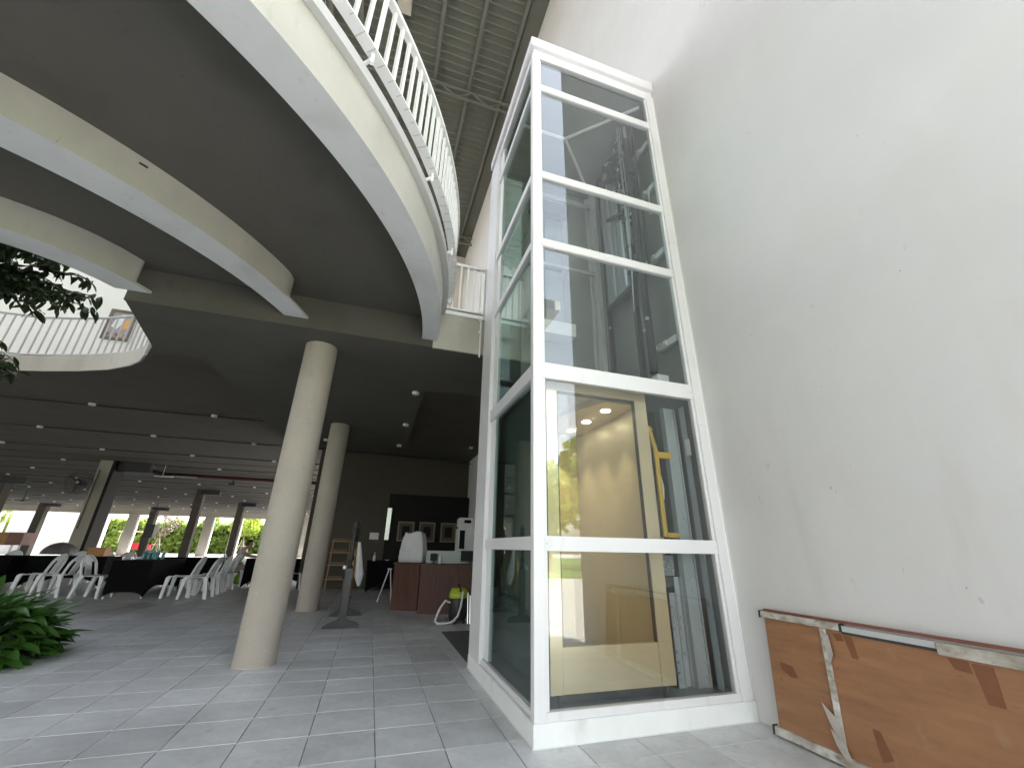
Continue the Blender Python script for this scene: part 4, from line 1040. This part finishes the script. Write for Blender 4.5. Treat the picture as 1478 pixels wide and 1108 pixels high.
MB().tube([(.25,4.46,.30),(.17,4.45,.33),(.10,4.44,.24),(.04,4.43,.12),(.02,4.42,.05),(.06,4.40,.02),(.18,4.38,.02),(.28,4.36,.04),(.36,4.34,.12),(.40,4.33,.25),(.42,4.33,.40),(.44,4.36,.46)], .017, 8).build('hose', M['whitecloth'], vc, smooth=True)
MB().tube([(.54,4.40,.0),(.54,4.48,.44)], .012, 8).tube([(.58,4.42,.0),(.58,4.48,.40)], .012, 8).build('wand', M['bolt'], vc)
fm = MB().box(.03, 1.2, 2.03, 3.80, .001, .010).build('door_mat', M['matgrey'], bevel=.003)
tag(fm, 'dark grey door mat on the tiles beside the lift', 'mat')

# ================================================================== TABLES, CHAIRS
def skirt(x0, x1, y0, y1, z1, label):
    cx, cy = (x0+x1)/2, (y0+y1)/2
    t = thing('banquet_table', label, 'table', (cx, cy, 0), 'tables under black stretch covers')
    MB().box(x0+.01, x1-.01, y0+.01, y1-.01, z1-.03, z1-.004).build('table_top', M['white'], t)
    # stretch cover: fitted top, sides pulled to the four feet with arched hems
    a = MB(); a.box(x0, x1, y0, y1, z1-.0035, z1)
    def side(p, q, nrm):
        n = 16; V = []; p = Vector(p); q = Vector(q); nrm = Vector(nrm); L = (q-p).length
        for r_ in range(7):
            for i in range(n+1):
                u = i/n; hem = .02+min(.20, L*.14)*(1-(2*u-1)**4)*1.0
                if u < .06 or u > .94: hem = .015
                v = r_/6; z = z1*(1-v)+hem*v
                pinch = .055*math.sin(PI*v)*(1-(2*u-1)**2)
                c_ = p.lerp(q, u)-nrm*pinch
                V.append((c_.x, c_.y, z))
        F = [(r_*(n+1)+i, r_*(n+1)+i+1, (r_+1)*(n+1)+i+1, (r_+1)*(n+1)+i) for r_ in range(6) for i in range(n)]
        a.add(V, F)
    side((x0,y0,0),(x1,y0,0),(0,-1,0)); side((x1,y0,0),(x1,y1,0),(1,0,0)); side((x1,y1,0),(x0,y1,0),(0,1,0)); side((x0,y1,0),(x0,y0,0),(-1,0,0))
    a.build('stretch_cover', M['cloth'], t, smooth=True)
    for x in (x0+.03, x1-.03):
        for y in (y0+.03, y1-.03): MB().tube([(x,y,0),(x,y,z1-.04)], .014, 6).tube([(x,y,0),(x,y,.025)], .022, 8).build('leg', M['bolt'], t)
skirt(-6.33, -5.60, 8.85, 10.65, .74, 'black covered table with its narrow end toward the plants and drinks on it')
skirt(-6.5, -4.95, 11.25, 12.0, .74, 'black covered table behind the white chairs in the middle')
skirt(-4.34, -2.75, 11.15, 11.9, .74, 'black covered table partly hidden by the front column')
skirt(-9.4, -7.75, 11.7, 12.45, .74, 'black covered table carrying the brown cardboard box')
skirt(-11.5, -9.6, 11.5, 12.25, .74, 'black covered table at the far left of the row')
skirt(-10.6, -8.9, 9.3, 10.05, .74, 'black covered table nearest the leafy shrub')

def make_chair():
    t = thing('plastic_chair', '', 'chair', (0,0,0), 'white plastic chairs around the black tables')
    P = M['plastic']
    def leg(pts, ws, k_):
        V = []; n = len(pts)
        for (x, y, z), w_ in zip(pts, ws):
            V += [(x-w_, y-.022, z), (x+w_, y-.022, z), (x+w_, y+.022, z), (x-w_, y+.022, z)]
        F = [(4*i+j, 4*i+(j+1)%4, 4*i+4+(j+1)%4, 4*i+4+j) for i in range(n-1) for j in range(4)]+[(3,2,1,0), tuple(4*(n-1)+i for i in range(4))]
        MB().add(V, F).build('leg', P, t, bevel=.004)
    for s_ in (-1, 1):
        leg([(.235,.225*s_,0),(.215,.215*s_,.25),(.20,.205*s_,.40),(.17,.195*s_,.435)], [.026,.032,.042,.04], 0)
        leg([(-.27,.225*s_,0),(-.215,.215*s_,.30),(-.175,.205*s_,.44)], [.030,.038,.046], 1)
    # seat with slightly raised rim
    V = []; n = 10; F = []
    for i in range(n+1):
        for j in range(n+1):
            u = i/n*2-1; v = j/n*2-1
            x = u*.215; y = v*.205*(1-.06*u if u < 0 else 1)
            z = .430-.014*(1-u*u)*(1-v*v) - (.02 if u > .9 else 0)
            V.append((x, y, z))
    m_ = len(V); V += [(x, y, z-.012) for x, y, z in V]
    for i in range(n):
        for j in range(n):
            a = i*(n+1)+j; F += [(a, a+n+1, a+n+2, a+1), (m_+a, m_+a+1, m_+a+n+2, m_+a+n+1)]
    for i in range(n):
        for (a, b) in ((i*(n+1), (i+1)*(n+1)), (i*(n+1)+n, (i+1)*(n+1)+n), (i, i+1), (n*(n+1)+i, n*(n+1)+i+1)): F.append((a, b, m_+b, m_+a))
    MB().add(V, F).build('seat', P, t, smooth=True)
    # back: arched hoop with slats and top panel
    def bk(y, z): return (-.195-(z-.42)*.30-.02*math.cos(y*6), y, z)
    hoop = []
    for i in range(17):
        a = PI*i/16; hoop.append(bk(.205*math.cos(a), .62+.20*math.sin(a)))
    hoop = [bk(.205,.42),bk(.208,.52)]+hoop+[bk(-.208,.52),bk(-.205,.42)]
    MB().tube(hoop, .026, 6).build('back_frame', P, t, smooth=True)
    V = []; 
    for z0, z1 in ((.70,.81),):
        pass
    pan = []
    for i in range(9):
        y = -.17+.34*i/8; top = .62+.20*math.sqrt(max(0, 1-(y/.205)**2)); pan.append((y, top))
    V = [bk(y, .70) for y, _ in pan]+[bk(y, tz) for y, tz in pan]; V2 = [(x-.008, y, z) for x, y, z in V]; n = 9
    F = [(i, i+1, n+i+1, n+i) for i in range(n-1)]+[(2*n+n+i, 2*n+n+i+1, 2*n+i+1, 2*n+i) for i in range(n-1)]+[(i+1, i, 2*n+i, 2*n+i+1) for i in range(n-1)]
    MB().add(V+V2, F).build('top_panel', P, t)
    for y in (0,): MB().bar(bk(y,.43), bk(y,.705), .17, .012, up=(1,0,0)).build('back_slat', P, t)
    return t
ch0 = make_chair()
CH = [((-8.05,9.85), 180, 'white chair nearest the leafy shrub, facing left'),
      ((-7.50,9.50), 172, 'second white chair from the leafy shrub, close behind the first'),
      ((-6.62,9.15), -8, 'white chair standing against the corner of the drinks table'),
      ((-5.04,9.05), 183, 'left one of the white chairs in front of the middle black table'),
      ((-4.62,8.78), 178, 'front white chair nearest the front round column'),
      ((-4.68,9.70), 184, 'white chair just behind the front pair by the column'),
      ((-4.72,10.55), 176, 'white chair in the back of the group before the seated person'),
      ((-4.70,11.72), 8, 'white chair the person sits on'),
      ((-3.05,10.2), 60, 'white chair glimpsed between the two round columns')]
for i, ((x, y), a, lb) in enumerate(CH):
    if i == 0: ch0.location = (x, y, 0); ch0.rotation_euler = (0,0,R(a)); ch0['label'] = lb
    else: copy_thing(ch0, (x, y, 0), R(a), lb)
for i, x in enumerate((-9.15, -8.55, -8.0)):
    copy_thing(ch0, (x, 13.05, 0), R(-90), ['white chair tucked behind the left table, first from the left wall', 'white chair tucked behind the left table between two others', 'white chair tucked behind the left table next to the cardboard box'][i])
copy_thing(ch0, (-10.6, 12.9, 0), R(-92), 'white chair behind the leftmost black table')

# things on tables
bx = thing('cardboard_box', 'brown cardboard box on the black covered table', 'box', (-8.1, 11.95, .741))
MB().box(-8.32,-7.93,11.85,12.15,.741,.96).build('box_body', M['card'], bx, bevel=.004); MB().box(-8.32,-7.93,11.98,12.02,.961,.9625).build('box_tape', M['tape'], bx)
rb = random.Random(5); b0 = None
spots = [(-6.16+.09*(k_ % 5)+rb.uniform(-.02,.02), 9.7+.10*(k_//5)+rb.uniform(-.02,.02)) for k_ in range(13)]
for k_, (x, y) in enumerate(spots):
    if b0 is None:
        b0 = thing('drink_bottle', 'teal drink bottle in the cluster on the drinks table', 'bottle', (x, y, .741), 'teal bottles clustered on the black table')
        MB().lathe([(.030,0),(.032,.01),(.032,.13),(.013,.165),(.013,.185)], (x, y, .741), 10).build('bottle_body', M['teal'], b0, smooth=True)
        MB().lathe([(.015,.186),(.015,.205)], (x, y, .741), 8).build('cap', M['white'], b0)
    else: copy_thing(b0, (x, y, .741), scale=(1, 1, rb.uniform(.8, 1.15)))
sk = thing('speaker', 'black loudspeaker on a pole stand before the garden opening', 'speaker', (-8.0, 14.2, 0))
MB().box(-8.13,-7.87,14.05,14.35,1.25,1.66).build('cabinet', M['black'], sk, bevel=.01); MB().tube([(-8.0,14.22,0.1),(-8.0,14.22,1.25)], .02, 8).build('pole', M['black'], sk)
for a in (0, 2.1, 4.2): MB().tube([(-8,14.22,.5),(-8+.35*math.cos(a),14.22+.35*math.sin(a),0)], .012, 6).build('leg', M['black'], sk)
um = thing('garden_umbrella', 'dark grey dome shaped umbrella resting behind the left tables', 'umbrella', (-10.35, 14.6, .7))
pr_ = []
for i in range(8): a = PI/2*i/7; pr_.append((.42*math.cos(a)+.001, .34*math.sin(a)))
MB().lathe([(.40, 0.0)]+pr_, (-10.35,14.6,.72), 12).build('canopy', M['umb'], um, smooth=False); MB().tube([(-10.35,14.6,0),(-10.35,14.6,1.1)], .012, 6).build('shaft', M['bolt'], um)
cbx = thing('sideboard', 'orange brown and dark sideboard box on white legs at the far left', 'sideboard', (-12.7, 16, 0))
MB().box(-13.8,-12.55,15.9,16.5,.95,1.34).build('body', M['card'], cbx); MB().box(-12.549,-12.15,15.9,16.5,.95,1.34).build('end_panel', M['redbrown'], cbx)
for x in (-13.6,-12.4,-12.2): MB().bar((x,16.0,0),(x,16.0,.949),.04,.04).build('leg', M['white'], cbx)
MB().box(-13.8,-12.2,15.95,16.45,.55,.60).build('lower_shelf', M['white'], cbx)
gb = thing('green_bag', 'bright green bag under the chair of the seated person', 'bag', (-4.55, 12.6, 0))
bmv = MB().lathe([(.10,0),(.15,.03),(.15,.2),(.09,.30),(.05,.33)], (-4.72,12.55,0), 10).build('bag_body', mat('bright_green', (.22,.42,.06), .7), gb)

# ---- seated person (skin modifier bodies)
def skin_mesh(name, verts, edges, radii, m, parent, sub=2):
    me = bpy.data.meshes.new(name); me.from_pydata(verts, edges, []); o = bpy.data.objects.new(name, me); COL.objects.link(o)
    o.parent = parent
    md = o.modifiers.new('skin', 'SKIN'); md.use_smooth_shade = True
    for i, r_ in enumerate(radii):
        me.skin_vertices[0].data[i].radius = (r_, r_) if not isinstance(r_, tuple) else r_
    me.skin_vertices[0].data[0].use_root = True
    sb = o.modifiers.new('sub', 'SUBSURF'); sb.levels = sub; sb.render_levels = sub
    me.materials.append(m); return o
pe = thing('person', 'person in a pale shirt seated on a white chair leaning over the table', 'person', (-4.68, 11.72, 0), rz=R(8))
skin_mesh('body', [(-.06,0,.52),(-.02,0,.66),(.05,0,.82),(.11,0,.94),(.14,0,.99),(.17,0,1.03),  # 0-5 pelvis..neck
    (.08,.17,.92),(.22,.22,.80),(.42,.16,.78),(.50,.14,.775),(.08,-.17,.92),(.22,-.22,.80),(.42,-.16,.78),(.50,-.14,.775),
    (-.02,.09,.50),(.36,.12,.47),(.38,.12,.12),(.46,.13,.05),(-.02,-.09,.50),(.36,-.12,.47),(.34,-.12,.12),(.42,-.13,.05)],
    [(0,1),(1,2),(2,3),(3,4),(4,5),(3,6),(6,7),(7,8),(8,9),(3,10),(10,11),(11,12),(12,13),(0,14),(14,15),(15,16),(16,17),(0,18),(18,19),(19,20),(20,21)],
    [(.15,.11),(.13,.10),(.15,.11),(.10,.09),.05,.045,.06,.042,.032,.026,.06,.042,.032,.026,.085,.065,.042,.035,.085,.065,.042,.035], M['skin'], pe)
skin_mesh('shirt', [(-.06,0,.54),(-.02,0,.66),(.05,0,.82),(.11,0,.93),(.08,.17,.92),(.17,.205,.84),(.08,-.17,.92),(.17,-.205,.84)],
    [(0,1),(1,2),(2,3),(3,4),(4,5),(3,6),(6,7)], [(.165,.125),(.15,.12),(.17,.13),(.115,.10),.078,.062,.078,.062], M['shirt'], pe)
skin_mesh('trousers', [(-.06,0,.52),(-.02,.09,.50),(.36,.12,.475),(.38,.12,.20),(-.02,-.09,.50),(.36,-.12,.475),(.35,-.12,.20)],
    [(0,1),(1,2),(2,3),(0,4),(4,5),(5,6)], [.145,.10,.08,.055,.10,.08,.055], M['trousers'], pe)
hd = MB(); 
for zc, rr in (): pass
hm = bmesh.new(); bmesh.ops.create_icosphere(hm, subdivisions=3, radius=.1)
for v in hm.verts:
    x, y, z = v.co; v.co = (x*.98+(.012 if z < -.03 and x > 0 else 0), y*.80, z*1.18)
    if x > .06 and abs(y) < .02 and -.03 < z < .02: v.co.x += .014
me = bpy.data.meshes.new('head'); hm.to_mesh(me); hm.free(); me.materials.append(M['skin'])
for p in me.polygons: p.use_smooth = True
ho = bpy.data.objects.new('head', me); COL.objects.link(ho); ho.parent = pe; ho.location = (.20,0,1.11)
hm = bmesh.new(); bmesh.ops.create_icosphere(hm, subdivisions=3, radius=.112)
for v in list(hm.verts):
    if v.co.z < -.01 + (.06 if v.co.x > .03 else -.04) : hm.verts.remove(v)
for v in hm.verts: v.co.y *= .84; v.co.z *= 1.15
me = bpy.data.meshes.new('hair'); hm.to_mesh(me); hm.free(); me.materials.append(M['hair'])
for p in me.polygons: p.use_smooth = True
ho = bpy.data.objects.new('hair', me); COL.objects.link(ho); ho.parent = pe; ho.location = (.195,0,1.115)
mk = MB().box(.26,.305,-.05,.05,1.045,1.10).build('face_mask', M['white']); mk.parent = pe

# ================================================================== VEGETATION
def leaf_mesh(name, L, W, m, bend=.2, n=5):
    V = []; F = []
    for i in range(n+1):
        t_ = i/n; w_ = W*math.sin(PI*min(1, t_*.92+.06))**.8; z = -bend*L*t_*t_
        V += [(L*t_, -w_/2, z+w_*.14), (L*t_, 0, z), (L*t_, w_/2, z+w_*.14)]
    for i in range(n):
        a = 3*i; F += [(a, a+3, a+4, a+1), (a+1, a+4, a+5, a+2)]
    me = bpy.data.meshes.new(name); me.from_pydata(V, [], F); me.materials.append(m)
    for p in me.polygons: p.use_smooth = True
    return me
def scatter_join(name, me, mats_, parent, m):
    V = []; F = []; base = [v.co.copy() for v in me.vertices]; fs = [tuple(p.vertices) for p in me.polygons]
    for T_ in mats_:
        o_ = len(V); V += [tuple(T_ @ v) for v in base]; F += [tuple(i+o_ for i in f) for f in fs]
    m2 = bpy.data.meshes.new(name); m2.from_pydata(V, [], F); m2.materials.append(m)
    for p in m2.polygons: p.use_smooth = True
    o = bpy.data.objects.new(name, m2); COL.objects.link(o); o.parent = parent; o['kind'] = 'stuff'
    return o
# shrub on the left
shb = thing('leafy_shrub', 'low dark green shrub with long pointed leaves at the hall edge', 'shrub', (-4.72, 3.15, 0))
lm = leaf_mesh('leaf', .25, .082, M['leaf2'], .38, 6)
lms = [lm, leaf_mesh('leaf', .22, .10, M['leaf2'], .75, 6), leaf_mesh('leaf', .28, .07, M['leaf2'], .15, 6), leaf_mesh('leaf', .19, .085, M['leafy'], .5, 6)]
rs = random.Random(11); cnt = 0; extra = []
MB().lathe([(.22,0),(.28,.12),(.30,.14),(.27,.145)], (-4.72,3.15,0), 20).build('planter', M['fascia'], shb)
for k_ in range(760):
    a = rs.uniform(0, 2*PI); el = math.asin(rs.uniform(.0, 1)); rr = .66*(.55+.45*rs.random()**.5)
    el2 = el
    p = Vector((math.cos(a)*math.cos(el2)*rr*.86, math.sin(a)*math.cos(el2)*rr, .02+math.sin(el2)*rr*.72))
    if p.z < .03 : p.z = .03+rs.random()*.1
    dirx = Euler((rs.uniform(-.5,.5), -(el*.75)+rs.uniform(-.45,.35)+.1, a+rs.uniform(-.6,.6)))
    s_ = rs.uniform(.7, 1.35)
    if p.z + .0 < .10 and math.hypot(p.x, p.y) > .5: pass
    p = p*1.0
    p.z += .03
    if k_ < 270: inst('leaf', rs.choice(lms), shb, p, dirx, (s_, s_, s_))
    else: extra.append(Matrix.LocRotScale(p*.95, dirx, Vector((s_, s_, s_))))
scatter_join('leaf', lm, extra, shb, M['leaf2'])
st = MB()
for k_ in range(26):
    a = rs.uniform(0, 2*PI); r_ = rs.uniform(.1,.4)
    st.tube([(-4.72+.05*math.cos(a),3.15+.05*math.sin(a),.12),(-4.72+r_*.6*math.cos(a),3.15+r_*.6*math.sin(a),.35),(-4.72+r_*math.cos(a),3.15+r_*math.sin(a),.45)], .006, 4)
st.build('stem', M['leaf2'], shb)
MB().prism([(x,y) for x,y in [(-6.0,2.2),(-5.0,2.2),(-5.0,4.4),(-6.0,4.8),(-8.6,4.8),(-8.9,3),(-7.6,1.9)]], -.006, .03).build('planting_bed', M['soil']); tag(bpy.data.objects['planting_bed'], kind='structure')

# tree growing through the void
tree = thing('courtyard_tree', 'dark leafy tree growing up through the round void at the left edge', 'tree', (-7.3, 3.4, 0))
tk = MB(); tk.tube([(-7.3,3.4,0),(-7.25,3.4,1.5),(-7.1,3.45,3.0),(-7.15,3.5,4.3),(-7.0,3.6,5.6)], [.12,.10,.085,.07,.04], 10)
tk.build('trunk', M['bark'], tree, smooth=True)
rs = random.Random(21); lm2 = leaf_mesh('leaf', .165, .062, M['leaf'], .15, 5); tips = []; lb_ = MB()
def branch(p, d, L, r, depth):
    p = Vector(p); d = Vector(d).normalized(); pts = [p.copy()]; n = 5
    for i in range(n):
        d = (d+Vector((rs.uniform(-.18,.18), rs.uniform(-.18,.18), rs.uniform(-.16,.08)))).normalized(); p = p+d*L/n; pts.append(p.copy())
        if depth == 0 or i > 1: tips.append((p.copy(), d.copy(), depth))
        if depth > 0 and i > 0:
            for _ in range(2):
                dd = (d+Vector((rs.uniform(-.9,.9), rs.uniform(-.9,.9), rs.uniform(-.7,.5)))).normalized(); branch(p, dd, L*.42, r*.5, depth-1)
    lb_.tube(pts, [r*(1-.7*i/n) for i in range(n+1)], 5)
branch((-7.1,3.45,4.25), (1, .12, .30), 1.15, .028, 1)
branch((-7.1,3.5,4.4), (1, .0, .45), 1.35, .03, 1)
branch((-7.1,3.45,3.5), (1, .3, .02), .95, .026, 1)
branch((-6.9,3.2,4.5), (1, .05, .25), 1.0, .026, 1); branch((-6.9,3.5,4.8), (1, -.05, .15), 1.1, .026, 1); branch((-6.9,3.7,4.3), (1, .1, .1), 1.25, .024, 1)
branch((-7.0,3.6,3.6), (1, .05, -.05), 1.05, .024, 1); branch((-7.0,3.2,3.3), (1, .0, -.02), 1.0, .024, 1); branch((-6.9,3.4,5.0), (1, 0, .1), 1.2, .024, 1)
branch((-7.05,3.5,3.3), (.9, -.1, .0), 1.25, .024, 1)
branch((-7.0,3.5,4.8), (1, -.3, .2), 1.2, .028, 1)
branch((-7.0,3.5,5.0), (.8, .3, .5), 1.2, .028, 1)
branch((-7.0,3.5,5.0), (-.8, .5, .4), 1.3, .03, 1); branch((-7.0,3.5,4.6), (-.2, -1, .3), 1.2, .03, 1); branch((-7.1,3.5,4.6), (-.9, -.3, .4), 1.2, .03, 1)
lb_.build('branch', M['bark'], tree)
LM = []
for p, d, dep in tips:
    for _ in range(6):
        e = Euler((rs.uniform(-.8,.8), rs.uniform(.1,1.25), rs.uniform(0, 2*PI))); s_ = rs.uniform(.65,1.25)
        LM.append((p+Vector((rs.uniform(-.05,.05),)*3), e, s_))
def vis(p):
    u = pix(p); return u is not None and -10 < u[0] < 140 and 330 < u[1] < 540
near = [q for q in LM if vis(q[0])]; far = [q for q in LM if not vis(q[0])]
rs.shuffle(near)
for p, e, s_ in near[:298]: inst('leaf', lm2, tree, p-tree.location, e, (s_,)*3)
scatter_join('leaf', lm2, [Matrix.LocRotScale(p-tree.location, e, Vector((s_,)*3)) for p, e, s_ in near[298:]+far], tree, M['leaf'])

def leafy(name, label, cat, box, n, ls_, m, seed, group=None, crown_only=False):
    x0,x1,y0,y1,z0,z1 = box; r_ = random.Random(seed)
    t = thing(name, label, cat, ((x0+x1)/2, (y0+y1)/2, 0), group)
    V = []; F = []; c = t.location
    for k_ in range(n):
        u = [r_.uniform(-1,1) for _ in range(3)]
        ax = r_.choice((0,1,2,1)); 
        if not crown_only: u[ax if ax != 2 else 2] = math.copysign(r_.uniform(.7,1), u[ax]) if ax != 1 else -r_.uniform(.6,1)
        else:
            L = math.sqrt(sum(a*a for a in u)); 
            if L > 1: u = [a/L*r_.uniform(.6,1) for a in u]
        p = Vector(((x0+x1)/2+u[0]*(x1-x0)/2, (y0+y1)/2+u[1]*(y1-y0)/2, (z0+z1)/2+u[2]*(z1-z0)/2))
        nz = noise.noise(p*.9); p += Vector((nz*.4, nz*.4, nz*.55))
        if crown_only and noise.noise(p*1.6) < -.22: continue
        e = Euler((r_.uniform(0,6),r_.uniform(0,6),r_.uniform(0,6))).to_matrix(); s_ = ls_*r_.uniform(.6,1.3)
        b = len(V)
        for q in ((-1,-.5,0),(1,-.5,0),(1,.5,.2),(-1,.5,.2)): V.append(tuple(p+e@(Vector(q)*s_)-c))
        F.append((b,b+1,b+2,b+3))
    me = bpy.data.meshes.new('foliage'); me.from_pydata(V, [], F); me.materials.append(m)
    o = bpy.data.objects.new('foliage' if not crown_only else 'crown', me); COL.objects.link(o); o.parent = t; o['kind'] = 'stuff'
    return t
tree.location.x -= .34
hd_ = leafy('garden_hedge', 'tall clipped green hedge along the garden beyond the path', 'hedge', (-48, 6, 51, 53, .1, 3.05), 28000, .16, M['hedge'], 1)
MB().box(-47.5, 5.5, 51.6, 52.6, 0, 2.8).build('inner_mass', M['leaf'], hd_)
def gtree(x, y, h, r_, m, label, seed, n=1500, ls_=.12):
    t = leafy('garden_tree', label, 'tree', (x-r_, x+r_, y-r_, y+r_, h-1.6*r_, h), n, ls_, m, seed, 'garden trees outside the hall', True)
    MB().tube([(x,y,0),(x+.05,y,h*.45),(x,y,h-.5*r_)], [.07,.055,.03], 8).tube([(x,y,h*.45),(x+.5*r_,y,h-.7*r_)], [.04,.015], 6).tube([(x,y,h*.4),(x-.5*r_,y,h-.6*r_)], [.04,.015], 6).build('trunk', M['bark'], t)
    s_ = MB()
    for dx, dy in ((.4,0),(-.4,0),(0,.4)): s_.tube([(x+dx,y+dy,0),(x+dx*.2,y+dy*.2,1.5)], .03, 5)
    s_.bar((x-.4,y,.9),(x+.4,y,.9),.05).build('support_stake', M['stake'], t)
gtree(-14.0, 49.6, 4.2, 1.5, M['yleaf'], 'sunlit yellow green garden tree with a stake frame, nearest the front column', 5, 2600)
gtree(-21.5, 49.8, 4.2, 1.5, M['bark'], 'sparse brownish garden tree behind the red cart', 6, 700, .08)
gtree(-27.5, 49.8, 3.9, 1.2, M['hedge'], 'slim green garden tree by the first facade pier', 7, 1300)
gtree(-33.0, 49.8, 4.8, 1.5, M['yleaf'], 'leafy yellow green tree left of the broad pillar opening', 8, 1500)
gtree(-17.5, 50, 3.6, .9, M['hedge'], 'small green garden tree with an A shaped support', 9, 800)
sc_ = thing('red_cart', 'red three wheeled food cart with a cream canopy on the garden path', 'cart', (-22.0, 46.5, 0))
MB().box(-23.0,-21.2,46.1,46.9,.45,1.05).build('body', M['red'], sc_, bevel=.05); MB().box(-23.3,-21.0,45.9,47.1,1.95,2.05).build('canopy', M['canopy'], sc_)
MB().prism([(-21.2,46.2),(-20.7,46.35),(-20.7,46.65),(-21.2,46.8)], .4, .9).build('front_cowl', M['red'], sc_)
for x in (-23.1,-21.2):
    for y in (46.1,46.9): MB().tube([(x,y,1.05),(x,y,1.95)], .03, 6).build('canopy_post', M['white'], sc_)
for x, y in ((-22.7,46.05),(-22.7,46.95),(-20.9,46.5)): MB().tube([(x,y-.06,.28),(x,y+.06,.28)], .28, 16).build('wheel', M['black'], sc_)
# trees behind the camera, seen only as reflections in the lift glass
for i, (x, y, h) in enumerate(((8.6,-20,6.0),(11.8,-22,8.5),(15.5,-20,10),(5.4,-30,5.5),(20,-24,11))):
    t = leafy('yard_tree', ['small tree across the yard mirrored low in the lift glass', 'tall leafy tree across the yard mirrored in the lift glass', 'big tree right of the mirrored trees in the lift glass', 'far small tree mirrored beside the lift corner', 'tallest yard tree farthest to the right'][i], 'tree', (x-1.8, x+1.8, y-1.8, y+1.8, h*.3, h), 1500, .22, M['hedge'], 30+i, 'trees across the yard', True)
    MB().tube([(x,y,0),(x,y,h*.8)], [.16,.05], 8).build('trunk', M['bark'], t)

# bevel glints on the concrete of the beams are left to the paint
# ---- pieces that belong to a part go one level deeper
def nest(thing_, part_prefix, child_prefixes):
    pt = next((c for c in thing_.children if c.name.split('.')[0] == part_prefix), None)
    if pt is None: return
    for c in list(thing_.children):
        if c is not pt and c.name.split('.')[0] in child_prefixes:
            c.parent = pt; c.location = c.location-pt.location
nest(wf, 'motor', ('hub_cap', 'blade'))
nest(vc, 'drum', ('wheel',)); nest(vc, 'motor_head', ('handle',))
nest(lc, 'window', ('window_gasket',)); nest(lc, 'car_ceiling', ('downlight', 'curved_ceiling_tray'))
nest(cw, 'sheave', ('sheave_hub',)); nest(pf, 'print', ('print_patch',))
nest(ct, 'front_panel', ('frosted_screen',)); nest(bx, 'box_body', ('box_tape',)); nest(cb, 'carcass', ('door',))
nest(sf, 'shelf_board', ()); nest(tree, 'trunk', ('branch',))
